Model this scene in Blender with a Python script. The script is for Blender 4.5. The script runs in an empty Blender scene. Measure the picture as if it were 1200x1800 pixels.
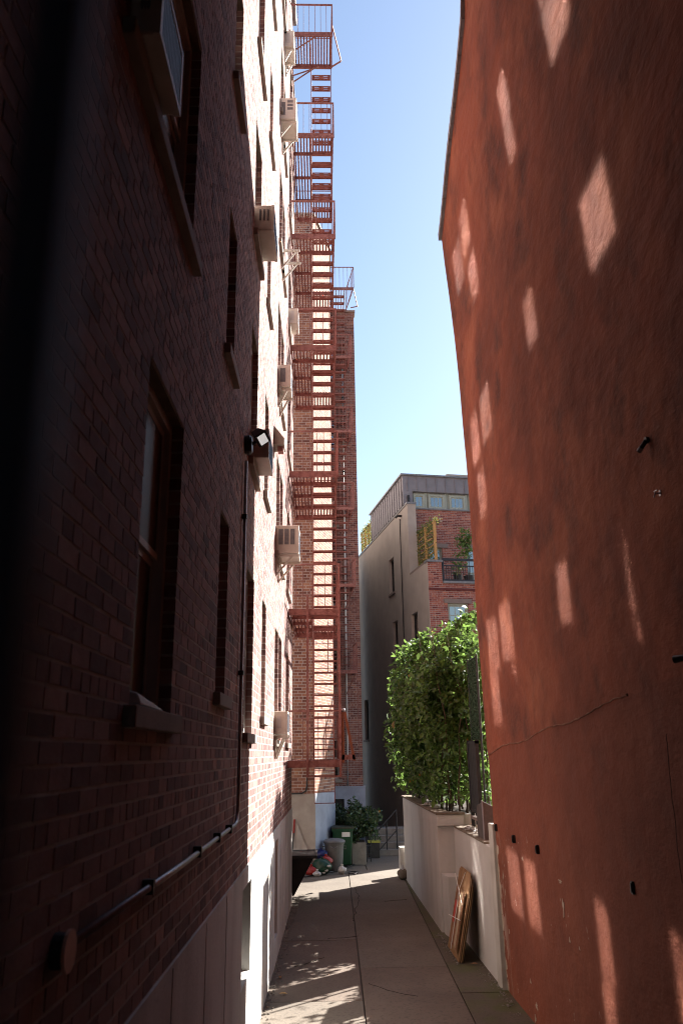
import bpy, math, random
import numpy as np
from mathutils import Vector, Matrix

S = bpy.context.scene
COL = S.collection
random.seed(7)
RNG = np.random.default_rng(11)
R = math.radians

# ------------------------------------------------------------------ camera
def setup_camera():
    pitch, roll, yaw = R(16.9), R(0.8), R(1.642)
    f = Vector((math.sin(yaw) * math.cos(pitch), math.cos(yaw) * math.cos(pitch), math.sin(pitch)))
    r = Vector((math.cos(yaw), -math.sin(yaw), 0))
    u = r.cross(f)
    c, s = math.cos(roll), math.sin(roll)
    r2 = c * r - s * u
    u2 = s * r + c * u
    cd = bpy.data.cameras.new('camera')
    cam = bpy.data.objects.new('camera', cd)
    COL.objects.link(cam)
    m = Matrix.Identity(4)
    for i in range(3):
        m[i][0], m[i][1], m[i][2] = r2[i], u2[i], -f[i]
    cam.matrix_world = m
    cd.sensor_fit = 'VERTICAL'
    cd.sensor_height = 36.0
    cd.sensor_width = 24.0
    cd.lens = 28.0
    cd.clip_start = 0.05
    cd.clip_end = 2000
    cd.dof.use_dof = True
    cd.dof.focus_distance = 15.0
    cd.dof.aperture_fstop = 2.8
    S.camera = cam
setup_camera()

# ------------------------------------------------------------------ sky, sun, exposure
SUN = Vector((1.0, 0.90, 0.92)).normalized()
elev = math.asin(SUN.z)
azim = math.atan2(SUN.x, SUN.y)
W = bpy.data.worlds.new('World')
S.world = W
W.use_nodes = True
wn = W.node_tree
wn.nodes.clear()
sky = wn.nodes.new('ShaderNodeTexSky')
sky.sky_type = 'NISHITA'
sky.sun_disc = False
sky.sun_elevation = elev
sky.sun_rotation = azim
sky.air_density = 1.25
sky.dust_density = 0.9
sky.ozone_density = 2.2
bg = wn.nodes.new('ShaderNodeBackground')
bg.inputs['Strength'].default_value = 0.05
out = wn.nodes.new('ShaderNodeOutputWorld')
wn.links.new(sky.outputs[0], bg.inputs[0])
wn.links.new(bg.outputs[0], out.inputs[0])
sl = bpy.data.lights.new('sun', 'SUN')
sl.energy = 5.0
sl.angle = R(0.53)
sl.color = (1.0, 0.95, 0.88)
so = bpy.data.objects.new('sun', sl)
COL.objects.link(so)
so.rotation_euler = SUN.to_track_quat('Z', 'Y').to_euler()
so.location = (20, 20, 30)
S.view_settings.view_transform = 'Standard'
S.view_settings.look = 'None'
S.view_settings.gamma = 1.0
S.view_settings.exposure = 2.15
S.render.engine = 'CYCLES'
cy = S.cycles
cy.max_bounces = 10
cy.diffuse_bounces = 6
cy.glossy_bounces = 4
cy.transmission_bounces = 4
cy.transparent_max_bounces = 8
cy.filter_width = 1.05
cy.use_denoising = True
cy.use_guiding = True
cy.use_surface_guiding = True
cy.guiding_training_samples = 128
cy.caustics_reflective = True
cy.blur_glossy = 0.0
cy.sample_clamp_indirect = 40.0

GZ = -2.95           # alley floor

# ------------------------------------------------------------------ materials
def rgb(c):
    return (c[0], c[1], c[2], 1.0)

def mat(name, col, col2=None, scale=3.0, rough=0.8, bump=0.0, bscale=40.0, metal=0.0, spec=0.4,
        detail=6.0, stretch=(1, 1, 1), attr=False, lo=0.35, hi=0.65, rand=0.0):
    m = bpy.data.materials.new(name)
    m.use_nodes = True
    nt = m.node_tree
    b = nt.nodes['Principled BSDF']
    b.inputs['Roughness'].default_value = rough
    b.inputs['Metallic'].default_value = metal
    b.inputs['Specular IOR Level'].default_value = spec
    b.inputs['Base Color'].default_value = rgb(col)
    tc = nt.nodes.new('ShaderNodeTexCoord')
    gm = nt.nodes.new('ShaderNodeNewGeometry')
    mp = nt.nodes.new('ShaderNodeMapping')
    mp.inputs['Scale'].default_value = stretch
    nt.links.new(gm.outputs['Position'], mp.inputs[0])
    last = None
    if col2 is not None:
        n = nt.nodes.new('ShaderNodeTexNoise')
        n.inputs['Scale'].default_value = scale
        n.inputs['Detail'].default_value = detail
        n.inputs['Roughness'].default_value = 0.6
        nt.links.new(mp.outputs[0], n.inputs['Vector'])
        mr = nt.nodes.new('ShaderNodeMapRange')
        mr.inputs[1].default_value = lo
        mr.inputs[2].default_value = hi
        nt.links.new(n.outputs['Fac'], mr.inputs[0])
        mx = nt.nodes.new('ShaderNodeMix')
        mx.data_type = 'RGBA'
        mx.inputs['A'].default_value = rgb(col)
        mx.inputs['B'].default_value = rgb(col2)
        nt.links.new(mr.outputs[0], mx.inputs['Factor'])
        last = mx.outputs['Result']
    if attr or rand:
        hs = nt.nodes.new('ShaderNodeHueSaturation')
        if last:
            nt.links.new(last, hs.inputs['Color'])
        else:
            hs.inputs['Color'].default_value = rgb(col)
        if attr:
            at = nt.nodes.new('ShaderNodeAttribute')
            at.attribute_name = 'bv'
            src = at.outputs['Fac']
            amp = 1.15
        else:
            oi = nt.nodes.new('ShaderNodeObjectInfo')
            src = oi.outputs['Random']
            amp = rand
        m1 = nt.nodes.new('ShaderNodeMath')
        m1.operation = 'MULTIPLY_ADD'
        m1.inputs[1].default_value = amp
        m1.inputs[2].default_value = 1.0 - amp * 0.5
        nt.links.new(src, m1.inputs[0])
        nt.links.new(m1.outputs[0], hs.inputs['Value'])
        m2 = nt.nodes.new('ShaderNodeMath')
        m2.operation = 'MULTIPLY_ADD'
        m2.inputs[1].default_value = 0.03
        m2.inputs[2].default_value = 0.485
        nt.links.new(src, m2.inputs[0])
        nt.links.new(m2.outputs[0], hs.inputs['Hue'])
        last = hs.outputs[0]
    if last:
        nt.links.new(last, b.inputs['Base Color'])
    if bump:
        n2 = nt.nodes.new('ShaderNodeTexNoise')
        n2.inputs['Scale'].default_value = bscale
        n2.inputs['Detail'].default_value = 5.0
        nt.links.new(gm.outputs['Position'], n2.inputs['Vector'])
        bp = nt.nodes.new('ShaderNodeBump')
        bp.inputs['Strength'].default_value = bump
        bp.inputs['Distance'].default_value = 0.01
        nt.links.new(n2.outputs['Fac'], bp.inputs['Height'])
        nt.links.new(bp.outputs[0], b.inputs['Normal'])
    return m

M = {}
M['brick'] = mat('brick', (.245, .135, .12), (.31, .185, .165), 14, .9, .25, 60, attr=True)
M['brick_wing'] = mat('brick_wing', (.27, .125, .082), (.34, .17, .115), 9, .9, .4, 60, attr=True)
M['brick_tower'] = mat('brick_tower', (.20, .085, .068), (.26, .12, .095), 9, .9, .4, 60, attr=True)
M['brick_house'] = mat('brick_house', (.24, .066, .047), (.33, .125, .10), 5, .85, .4, 50, attr=True)
M['mortar'] = mat('mortar', (.53, .475, .44), (.44, .39, .36), 5, .95, .6, 90)
M['mortar_dark'] = mat('mortar_dark', (.43, .36, .33), (.30, .25, .23), 5, .95, .5, 90)
M['plinth'] = mat('plinth', (.62, .60, .57), (.42, .39, .36), 1.6, .85, .35, 30, stretch=(1, 1, .35), lo=.45, hi=.75)
M['plinth_wing'] = mat('plinth_wing', (.50, .47, .42), (.38, .34, .30), 2.2, .85, .35, 30)
M['plinth_shaded'] = mat('plinth_shaded', (.36, .40, .49), (.28, .31, .38), 2.5, .8, .3, 30)  # white paint with its bluish shade put into the colour
M['stone'] = mat('stone', (.33, .29, .25), (.24, .21, .18), 7, .85, .3, 60)
M['frame'] = mat('frame', (.52, .50, .47), (.44, .42, .40), 6, .5)
M['white_paint'] = mat('white_paint', (.72, .71, .68), (.60, .59, .56), 8, .5, .1, 60)
M['iron'] = mat('iron', (.29, .125, .108), (.17, .058, .047), 11, .6, .35, 70, lo=.42, hi=.66)
M['iron_rust'] = mat('iron_rust', (.26, .085, .035), (.17, .05, .03), 20, .7, .3, 70)
M['ac_white'] = mat('ac_white', (.66, .63, .57), (.50, .46, .39), 3, .5, .05, 60, rand=.25)
M['ac_grille'] = mat('ac_grille', (.20, .20, .21), (.15, .15, .16), 20, .6)
M['ac_fin'] = mat('ac_fin', (.12, .15, .22), None, 1, .4, metal=.3)
M['steel'] = mat('steel', (.36, .36, .38), (.27, .27, .29), 15, .4, metal=.6)
M['black_plastic'] = mat('black_plastic', (.015, .015, .016), (.03, .03, .03), 8, .45)
M['black_metal'] = mat('black_metal', (.018, .019, .021), (.03, .03, .03), 12, .5)
M['dark_slat'] = mat('dark_slat', (.02, .022, .026), (.035, .036, .04), 10, .55, .2, 60)
M['lens'] = mat('lens', (.9, .9, .9), None, 1, .15, spec=.6)
M['lens'].node_tree.nodes['Principled BSDF'].inputs['Emission Color'].default_value = (1, .98, .95, 1)
M['lens'].node_tree.nodes['Principled BSDF'].inputs['Emission Strength'].default_value = .12
M['pale_plate'] = mat('pale_plate', (.85, .55, .42), (.7, .44, .33), 12, .7)
M['zinc'] = mat('zinc', (.235, .225, .245), (.20, .19, .205), 3, .5, .1, 20, metal=.15)
M['render_grey'] = mat('render_grey', (.43, .385, .345), (.375, .335, .30), 1.5, .9, .2, 40)
M['render_brown'] = mat('render_brown', (.24, .19, .17), (.20, .16, .145), 3, .85, .2, 40)
M['sage'] = mat('sage', (.36, .40, .35), (.32, .36, .31), 6, .5)
M['cedar'] = mat('cedar', (.55, .34, .13), (.42, .24, .09), 18, .7, .2, 40, stretch=(1, 1, .2))
M['navy_metal'] = mat('navy_metal', (.022, .024, .034), (.03, .03, .04), 10, .45)
M['coping'] = mat('coping', (.24, .24, .25), (.17, .17, .18), 9, .45, metal=.3)
M['cap_brown'] = mat('cap_brown', (.20, .155, .115), (.13, .10, .07), 9, .9, .4, 60)
M['cardboard'] = mat('cardboard', (.33, .19, .10), (.22, .12, .06), 4, .95, .3, 30, spec=.1, rand=.3)
M['cardboard_edge'] = mat('cardboard_edge', (.30, .17, .085), (.20, .11, .05), 60, .9)
M['tape'] = mat('tape', (.55, .40, .25), None, 1, .15, spec=.8)
M['red_print'] = mat('red_print', (.45, .05, .035), None, 1, .7)
M['string'] = mat('string', (.75, .73, .68), None, 1, .7)
M['bin_green'] = mat('bin_green', (.008, .05, .02), (.012, .065, .03), 10, .45)
M['bin_lid'] = mat('bin_lid', (.03, .045, .03), (.05, .05, .035), 8, .5)
M['can_grey'] = mat('can_grey', (.12, .12, .115), (.09, .09, .09), 8, .5)
M['can_lid'] = mat('can_lid', (.15, .155, .17), (.11, .112, .12), 8, .5)
M['label_white'] = mat('label_white', (.7, .7, .68), None, 1, .6)
M['bag_blue'] = mat('bag_blue', (.012, .02, .13), (.008, .014, .08), 12, .35, .9, 14)
M['bag_red'] = mat('bag_red', (.33, .022, .017), (.24, .018, .013), 12, .4, .9, 14)
M['bag_green'] = mat('bag_green', (.008, .05, .024), (.006, .032, .016), 14, .35, .9, 14)
M['bag_white'] = mat('bag_white', (.6, .58, .55), (.42, .4, .38), 14, .45, .9, 14)
M['yellow'] = mat('yellow', (.42, .40, .06), None, 1, .5)
M['bark'] = mat('bark', (.11, .075, .05), (.07, .05, .035), 20, .9, .5, 60)
M['soil'] = mat('soil', (.05, .035, .025), (.03, .022, .015), 20, 1, .6, 60)
M['dark_inside'] = mat('dark_inside', (.02, .02, .02), None, 1, .9)
M['roof'] = mat('roof', (.10, .10, .10), (.07, .07, .07), 4, .9)
M['screen_green'] = mat('screen_green', (.02, .045, .022), (.03, .06, .03), 20, .85)
M['seam'] = mat('seam', (.27, .15, .10), (.16, .05, .03), 9, .95, .5, 60)
M['crack'] = mat('crack', (.03, .011, .009), None, 1, .95)
M['bare'] = mat('bare', (.42, .34, .27), (.31, .23, .175), 12, .95, .4, 60)
M['box_brown'] = mat('box_brown', (.095, .075, .07), (.07, .055, .05), 8, .7)
M['post'] = mat('post', (.13, .14, .20), (.10, .11, .16), 9, .5)
M['wire'] = mat('wire', (.62, .60, .58), None, 1, .35, metal=.6)
M['concrete_block'] = mat('concrete_block', (.25, .23, .20), (.19, .17, .15), 7, .9, .4, 50)

def glass_mat(name, col, rough, ior=2.4):
    m = bpy.data.materials.new(name)
    m.use_nodes = True
    nt = m.node_tree
    b = nt.nodes['Principled BSDF']
    b.inputs['Base Color'].default_value = rgb(col)
    b.inputs['Roughness'].default_value = rough
    b.inputs['Specular IOR Level'].default_value = 1.0
    b.inputs['IOR'].default_value = ior
    return m
M['glass'] = glass_mat('glass', (.02, .024, .028), .05)
M['glass_screen'] = glass_mat('glass_screen', (.02, .021, .022), .5, 1.3)
M['glass_dark'] = glass_mat('glass_dark', (.012, .014, .016), .06)

# red stucco with streaks, drips, peeled paint
def stucco():
    m = mat('red_stucco', (.245, .060, .0255), (.140, .034, .0155), 1.3, .9, 0, stretch=(1, .6, .6), lo=.36, hi=.66)
    nt = m.node_tree
    b = nt.nodes['Principled BSDF']
    base = b.inputs['Base Color'].links[0].from_socket
    gm = [n for n in nt.nodes if n.type == 'NEW_GEOMETRY'][0]
    def noise(scale, stretch, detail=6):
        mp = nt.nodes.new('ShaderNodeMapping')
        mp.inputs['Scale'].default_value = stretch
        nt.links.new(gm.outputs['Position'], mp.inputs[0])
        n = nt.nodes.new('ShaderNodeTexNoise')
        n.inputs['Scale'].default_value = scale
        n.inputs['Detail'].default_value = detail
        n.inputs['Roughness'].default_value = .62
        nt.links.new(mp.outputs[0], n.inputs['Vector'])
        return n.outputs['Fac']
    def rng(v, a, c, o1=0., o2=1.):
        r = nt.nodes.new('ShaderNodeMapRange')
        r.inputs[1].default_value, r.inputs[2].default_value = a, c
        r.inputs[3].default_value, r.inputs[4].default_value = o1, o2
        nt.links.new(v, r.inputs[0])
        return r.outputs[0]
    def mix(a, bcol, fac):
        x = nt.nodes.new('ShaderNodeMix')
        x.data_type = 'RGBA'
        nt.links.new(a, x.inputs['A'])
        x.inputs['B'].default_value = rgb(bcol)
        nt.links.new(fac, x.inputs['Factor'])
        return x.outputs['Result']
    def mul(a, c):
        x = nt.nodes.new('ShaderNodeMath')
        x.operation = 'MULTIPLY'
        nt.links.new(a, x.inputs[0])
        nt.links.new(c, x.inputs[1])
        return x.outputs[0]
    c1 = mix(base, (.31, .096, .044), rng(noise(2.0, (1, .45, .45)), .50, .68, 0, .85))
    c2 = mix(c1, (.068, .020, .0125), rng(noise(3.0, (1, .45, .36)), .53, .70, 0, .8))
    c2 = mix(c2, (.10, .028, .017), rng(noise(6.0, (1, .4, .2)), .56, .78, 0, .45))
    c2 = mix(c2, (.30, .10, .05), rng(noise(5.0, (1, .4, .8), 5), .56, .74, 0, .4))
    # the patched lower coat below the render seam is a browner red
    sx0 = nt.nodes.new('ShaderNodeSeparateXYZ')
    nt.links.new(gm.outputs['Position'], sx0.inputs[0])
    ma = nt.nodes.new('ShaderNodeMath')
    ma.operation = 'MULTIPLY_ADD'
    nt.links.new(sx0.outputs['Y'], ma.inputs[0])
    ma.inputs[1].default_value = .075
    nt.links.new(sx0.outputs['Z'], ma.inputs[2])
    c2 = mix(c2, (.165, .042, .021), rng(ma.outputs[0], .872, .845, 0, .62))
    sx = nt.nodes.new('ShaderNodeSeparateXYZ')
    nt.links.new(gm.outputs['Position'], sx.inputs[0])
    # weathered darker lower coat below the patched render line
    # peeled strip beside the white wall
    pe = mul(rng(noise(5.5, (1, 1, .45), 8), .515, .53), mul(rng(sx.outputs['Y'], 11.25, 11.9), rng(sx.outputs['Z'], -.9, -1.5)))
    c3 = mix(c2, (.48, .40, .33), pe)
    sp = mul(rng(noise(9.0, (1, 1, .6), 4), .70, .71), mul(rng(sx.outputs['Z'], -.7, -1.2), rng(sx.outputs['Y'], 7.0, 9.0)))
    c4 = mix(c3, (.36, .29, .24), sp)
    nt.links.new(c4, b.inputs['Base Color'])
    n2 = noise(3.2, (1, .45, .8), 6)
    n3 = noise(38, (1, .5, 1), 3)
    ad = nt.nodes.new('ShaderNodeMath')
    ad.operation = 'MULTIPLY_ADD'
    nt.links.new(n3, ad.inputs[0])
    ad.inputs[1].default_value = .045
    nt.links.new(n2, ad.inputs[2])
    bp = nt.nodes.new('ShaderNodeBump')
    bp.inputs['Strength'].default_value = .8
    bp.inputs['Distance'].default_value = .07
    nt.links.new(ad.outputs[0], bp.inputs['Height'])
    nt.links.new(bp.outputs[0], b.inputs['Normal'])
    return m
M['stucco'] = stucco()

def concrete(name, a, b2, moss=0.0):
    m = mat(name, a, b2, .9, .85, 0, lo=.35, hi=.7)
    nt = m.node_tree
    b = nt.nodes['Principled BSDF']
    base = b.inputs['Base Color'].links[0].from_socket
    gm = [n for n in nt.nodes if n.type == 'NEW_GEOMETRY'][0]
    def noise(scale, d=5):
        n = nt.nodes.new('ShaderNodeTexNoise')
        n.inputs['Scale'].default_value = scale
        n.inputs['Detail'].default_value = d
        nt.links.new(gm.outputs['Position'], n.inputs['Vector'])
        return n.outputs['Fac']
    def ramp(v, p, q, o):
        r = nt.nodes.new('ShaderNodeMapRange')
        r.inputs[1].default_value, r.inputs[2].default_value, r.inputs[4].default_value = p, q, o
        nt.links.new(v, r.inputs[0])
        return r.outputs[0]
    x = nt.nodes.new('ShaderNodeMix')
    x.data_type = 'RGBA'
    nt.links.new(base, x.inputs['A'])
    x.inputs['B'].default_value = rgb(tuple(c * .45 for c in a))
    nt.links.new(ramp(noise(26, 8), .52, .72, .75), x.inputs['Factor'])
    c = x.outputs['Result']
    if moss:
        y = nt.nodes.new('ShaderNodeMix')
        y.data_type = 'RGBA'
        nt.links.new(c, y.inputs['A'])
        y.inputs['B'].default_value = (.085, .095, .03, 1)
        nt.links.new(ramp(noise(2.2, 8), .42, .62, moss), y.inputs['Factor'])
        c = y.outputs['Result']
    nt.links.new(c, b.inputs['Base Color'])
    bp = nt.nodes.new('ShaderNodeBump')
    bp.inputs['Strength'].default_value = .5
    bp.inputs['Distance'].default_value = .006
    nt.links.new(noise(70, 5), bp.inputs['Height'])
    nt.links.new(bp.outputs[0], b.inputs['Normal'])
    return m
M['slab_a'] = concrete('slab_a', (.18, .15, .12), (.125, .102, .081))
M['slab_b'] = concrete('slab_b', (.17, .13, .102), (.122, .092, .072))
M['slab_c'] = concrete('slab_c', (.125, .10, .075), (.09, .072, .052), .7)
M['ground'] = concrete('ground_concrete', (.10, .085, .07), (.06, .05, .045))
M['white_wall'] = mat('white_wall', (.54, .51, .475), (.40, .37, .33), 1.3, .85, .35, 25, stretch=(1, 1, .4), lo=.45, hi=.75)

def leaf_mat(name, col, rough=.35, trans=.35):
    m = bpy.data.materials.new(name)
    m.use_nodes = True
    nt = m.node_tree
    nt.nodes.clear()
    o = nt.nodes.new('ShaderNodeOutputMaterial')
    at = nt.nodes.new('ShaderNodeAttribute')
    at.attribute_name = 'lv'
    cr = nt.nodes.new('ShaderNodeValToRGB')
    e = cr.color_ramp.elements
    e[0].position, e[0].color = 0.0, rgb(tuple(c * .55 for c in col))
    e[1].position, e[1].color = .9955, rgb(tuple(min(1, c * 1.6) for c in col))
    x = e.new(.9995)
    x.color = (.45, .20, .03, 1)
    nt.links.new(at.outputs['Fac'], cr.inputs[0])
    p = nt.nodes.new('ShaderNodeBsdfPrincipled')
    p.inputs['Roughness'].default_value = rough
    nt.links.new(cr.outputs[0], p.inputs['Base Color'])
    t = nt.nodes.new('ShaderNodeBsdfTranslucent')
    h = nt.nodes.new('ShaderNodeHueSaturation')
    h.inputs['Value'].default_value = 1.9
    h.inputs['Hue'].default_value = .485
    nt.links.new(cr.outputs[0], h.inputs['Color'])
    nt.links.new(h.outputs[0], t.inputs['Color'])
    mx = nt.nodes.new('ShaderNodeMixShader')
    mx.inputs[0].default_value = trans
    nt.links.new(p.outputs[0], mx.inputs[1])
    nt.links.new(t.outputs[0], mx.inputs[2])
    nt.links.new(mx.outputs[0], o.inputs[0])
    return m
M['leaf'] = leaf_mat('leaf', (.068, .125, .028), .36, .40)
M['leaf_dark'] = leaf_mat('leaf_dark', (.03, .06, .022), .4, .2)
M['leaf_vine'] = leaf_mat('leaf_vine', (.11, .13, .035), .5, .35)

# ------------------------------------------------------------------ mesh helpers
ORG = {}

class MB:
    def __init__(self):
        self.v, self.f = [], []
    def quad(self, a, b, c, d):
        n = len(self.v)
        self.v += [tuple(a), tuple(b), tuple(c), tuple(d)]
        self.f.append((n, n + 1, n + 2, n + 3))
    def hexa(self, p):
        """8 corners: bottom loop 0-3, top loop 4-7"""
        n = len(self.v)
        self.v += [tuple(q) for q in p]
        for f in ((0, 3, 2, 1), (4, 5, 6, 7), (0, 1, 5, 4), (1, 2, 6, 5), (2, 3, 7, 6), (3, 0, 4, 7)):
            self.f.append(tuple(n + i for i in f))
        return self
    def box(self, x0, x1, y0, y1, z0, z1):
        return self.hexa([(x0, y0, z0), (x1, y0, z0), (x1, y1, z0), (x0, y1, z0),
                          (x0, y0, z1), (x1, y0, z1), (x1, y1, z1), (x0, y1, z1)])
    def bar(self, p, q, w=.03, h=.03, up=(0, 0, 1)):
        p, q = Vector(p), Vector(q)
        d = (q - p).normalized()
        up = Vector(up)
        s = d.cross(up)
        if s.length < 1e-4:
            s = d.cross(Vector((1, 0, 0)))
        s.normalize()
        t = s.cross(d).normalized()
        s *= w / 2
        t *= h / 2
        return self.hexa([p - s - t, p + s - t, q + s - t, q - s - t, p - s + t, p + s + t, q + s + t, q - s + t])
    def tube(self, pts, r=.02, n=8, cap=True):
        pts = [Vector(p) for p in pts]
        rs = r if isinstance(r, (list, tuple)) else [r] * len(pts)
        base = len(self.v)
        for i, p in enumerate(pts):
            d = (pts[min(i + 1, len(pts) - 1)] - pts[max(i - 1, 0)]).normalized()
            a = d.cross(Vector((0, 0, 1)))
            if a.length < 1e-3:
                a = d.cross(Vector((1, 0, 0)))
            a.normalize()
            b = d.cross(a).normalized()
            for k in range(n):
                t = 2 * math.pi * k / n
                self.v.append(tuple(p + a * math.cos(t) * rs[i] + b * math.sin(t) * rs[i]))
        for i in range(len(pts) - 1):
            for k in range(n):
                a0 = base + i * n + k
                a1 = base + i * n + (k + 1) % n
                self.f.append((a0, a1, a1 + n, a0 + n))
        if cap:
            self.f.append(tuple(base + k for k in range(n))[::-1])
            self.f.append(tuple(base + (len(pts) - 1) * n + k for k in range(n)))
        return self
    def lathe(self, c, prof, n=20, sx=1., sy=1.):
        base = len(self.v)
        for (r, z) in prof:
            for k in range(n):
                t = 2 * math.pi * k / n
                self.v.append((c[0] + r * math.cos(t) * sx, c[1] + r * math.sin(t) * sy, c[2] + z))
        for i in range(len(prof) - 1):
            for k in range(n):
                a0 = base + i * n + k
                a1 = base + i * n + (k + 1) % n
                self.f.append((a0, a1, a1 + n, a0 + n))
        self.f.append(tuple(base + (len(prof) - 1) * n + k for k in range(n)))
        self.f.append(tuple(base + k for k in range(n))[::-1])
        return self
    def prism(self, poly, z0, z1):
        n = len(poly)
        b = len(self.v)
        self.v += [(x, y, z0) for x, y in poly] + [(x, y, z1) for x, y in poly]
        self.f.append(tuple(b + i for i in range(n))[::-1])
        self.f.append(tuple(b + n + i for i in range(n)))
        for i in range(n):
            j = (i + 1) % n
            self.f.append((b + i, b + j, b + n + j, b + n + i))
        return self
    def mesh(self, name, m, org=(0, 0, 0), smooth=False):
        me = bpy.data.meshes.new(name)
        o = Vector(org)
        me.from_pydata([tuple(Vector(p) - o) for p in self.v], [], self.f)
        me.materials.append(M[m] if isinstance(m, str) else m)
        if smooth:
            me.polygons.foreach_set('use_smooth', [True] * len(me.polygons))
        me.update()
        return me
    def build(self, name, m, parent=None, org=None, smooth=False, bevel=0.0):
        if parent is not None:
            org = ORG[parent.name]
        if org is None:
            org = (0, 0, 0)
        ob = bpy.data.objects.new(name, self.mesh(name, m, org, smooth))
        COL.objects.link(ob)
        if parent is not None:
            ob.parent = parent
        else:
            ob.location = org
        ORG[ob.name] = Vector(org)
        if bevel:
            b = ob.modifiers.new('bevel', 'BEVEL')
            b.width = bevel
            b.segments = 2
            b.limit_method = 'ANGLE'
        return ob

def place(name, me, parent, loc, rot=None, scale=None):
    """a piece that shares mesh data; loc in world space"""
    ob = bpy.data.objects.new(name, me)
    COL.objects.link(ob)
    ob.parent = parent
    ob.location = Vector(loc) - ORG[parent.name]
    if rot:
        ob.rotation_euler = rot
    if scale:
        ob.scale = scale
    ORG[ob.name] = ORG[parent.name]
    return ob

def tag(o, label=None, cat=None, group=None, kind=None):
    if label:
        o['label'] = label
    if cat:
        o['category'] = cat
    if group:
        o['group'] = group
    if kind:
        o['kind'] = kind
    return o

def thing(name, label, cat, loc=(0, 0, 0), group=None):
    o = bpy.data.objects.new(name, None)
    COL.objects.link(o)
    o.location = loc
    o.empty_display_size = .2
    ORG[o.name] = Vector(loc)
    return tag(o, label, cat, group)

class Frame:
    """vertical wall plane: origin, direction along the wall, outward normal"""
    def __init__(self, o, d, n):
        self.o = np.array([o[0], o[1], 0.0])
        self.d = np.array([d[0], d[1], 0.0]) / math.hypot(*d)
        self.n = np.array([n[0], n[1], 0.0]) / math.hypot(*n)
    def p(self, u, z, e=0.0):
        q = self.o + self.d * u + self.n * e
        return (q[0], q[1], z)
    def slab(self, mb, u0, u1, z0, z1, e0, e1):
        p = self.p
        a = [p(u0, z0, e0), p(u1, z0, e0), p(u1, z0, e1), p(u0, z0, e1),
             p(u0, z1, e0), p(u1, z1, e0), p(u1, z1, e1), p(u0, z1, e1)]
        return mb.hexa(a)

def core_wall(fr, u0, u1, z0, z1, holes, e=-.0025, depth=.22, grow=.0025):
    """mortar bed with real openings and reveals"""
    mb = MB()
    hs = [(a - grow, b + grow, c - grow, d + grow) for a, b, c, d in holes]
    us = sorted({u0, u1} | {x for h in hs for x in h[:2]})
    zs = sorted({z0, z1} | {x for h in hs for x in h[2:]})
    us = [x for x in us if u0 <= x <= u1]
    zs = [x for x in zs if z0 <= x <= z1]
    for j in range(len(zs) - 1):
        zc = (zs[j] + zs[j + 1]) / 2
        run = None
        for i in range(len(us) - 1):
            uc = (us[i] + us[i + 1]) / 2
            solid = not any(h[0] < uc < h[1] and h[2] < zc < h[3] for h in hs)
            if solid:
                run = (us[i] if run is None else run[0], us[i + 1])
            if (not solid or i == len(us) - 2) and run:
                mb.quad(fr.p(run[0], zs[j], e), fr.p(run[1], zs[j], e), fr.p(run[1], zs[j + 1], e), fr.p(run[0], zs[j + 1], e))
                run = None
    for a, b, c, d in hs:
        for (p, q, r, s) in (((a, c), (b, c), 0, 0), ((b, c), (b, d), 0, 0), ((b, d), (a, d), 0, 0), ((a, d), (a, c), 0, 0)):
            mb.quad(fr.p(p[0], p[1], e), fr.p(q[0], q[1], e), fr.p(q[0], q[1], e - depth), fr.p(p[0], p[1], e - depth))
    return mb

def bricks(fr, u0, u1, z0, z1, course, length, holes, joint=.014, depth=.11, header=6, amp=.0012, zref=None, seed=1, skip=None):
    """list of (8x3 corners, tone) for every brick, clipped at openings"""
    rg = random.Random(seed)
    out = []
    zref = z0 if zref is None else zref
    k0 = math.floor((z0 - zref) / course + 1e-6)
    k = k0
    while zref + k * course < z1 - 1e-4:
        za, zb = zref + k * course, zref + (k + 1) * course
        head = header and k % header == 0
        L = length / 2 if head else length
        off = (L * .5 if (k % 2) else 0) + (L * .25 if head else 0)
        spans = [(u0, u1)]
        zc = (za + zb) / 2
        for h in holes:
            if h[2] < zc < h[3]:
                ns = []
                for a, b in spans:
                    if h[1] <= a or h[0] >= b:
                        ns.append((a, b))
                    else:
                        if h[0] > a:
                            ns.append((a, h[0]))
                        if h[1] < b:
                            ns.append((h[1], b))
                spans = ns
        for a, b in spans:
            i0, i1 = math.floor((a - off) / L), math.ceil((b - off) / L)
            cuts = [a] + [off + i * L for i in range(i0, i1 + 1) if a + .06 < off + i * L < b - .06] + [b]
            for p, q in zip(cuts[:-1], cuts[1:]):
                ja = 0 if p == a else joint / 2
                jb = 0 if q == b else joint / 2
                ee = rg.uniform(-amp, amp)
                t1, t2 = rg.uniform(-.0008, .0008), rg.uniform(-.0008, .0008)
                zA, zB = za + joint / 2 + rg.uniform(-.0015, .0015), zb - joint / 2 + rg.uniform(-.0015, .0015)
                tone = min(1, max(0, rg.gauss(.5, .2)))
                if rg.random() < .07:
                    tone *= .35
                P = fr.p
                c = [P(p + ja, zA, ee - depth), P(q - jb, zA, ee - depth), P(q - jb, zA, ee + t1), P(p + ja, zA, ee - t1),
                     P(p + ja, zB, ee - depth), P(q - jb, zB, ee - depth), P(q - jb, zB, ee + t2), P(p + ja, zB, ee - t2)]
                out.append((c, tone, (p + q) / 2, zc))
        k += 1
    return out

BFACES = np.array([(0, 3, 2, 1), (4, 5, 6, 7), (1, 2, 6, 5), (2, 3, 7, 6), (3, 0, 4, 7)])

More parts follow.
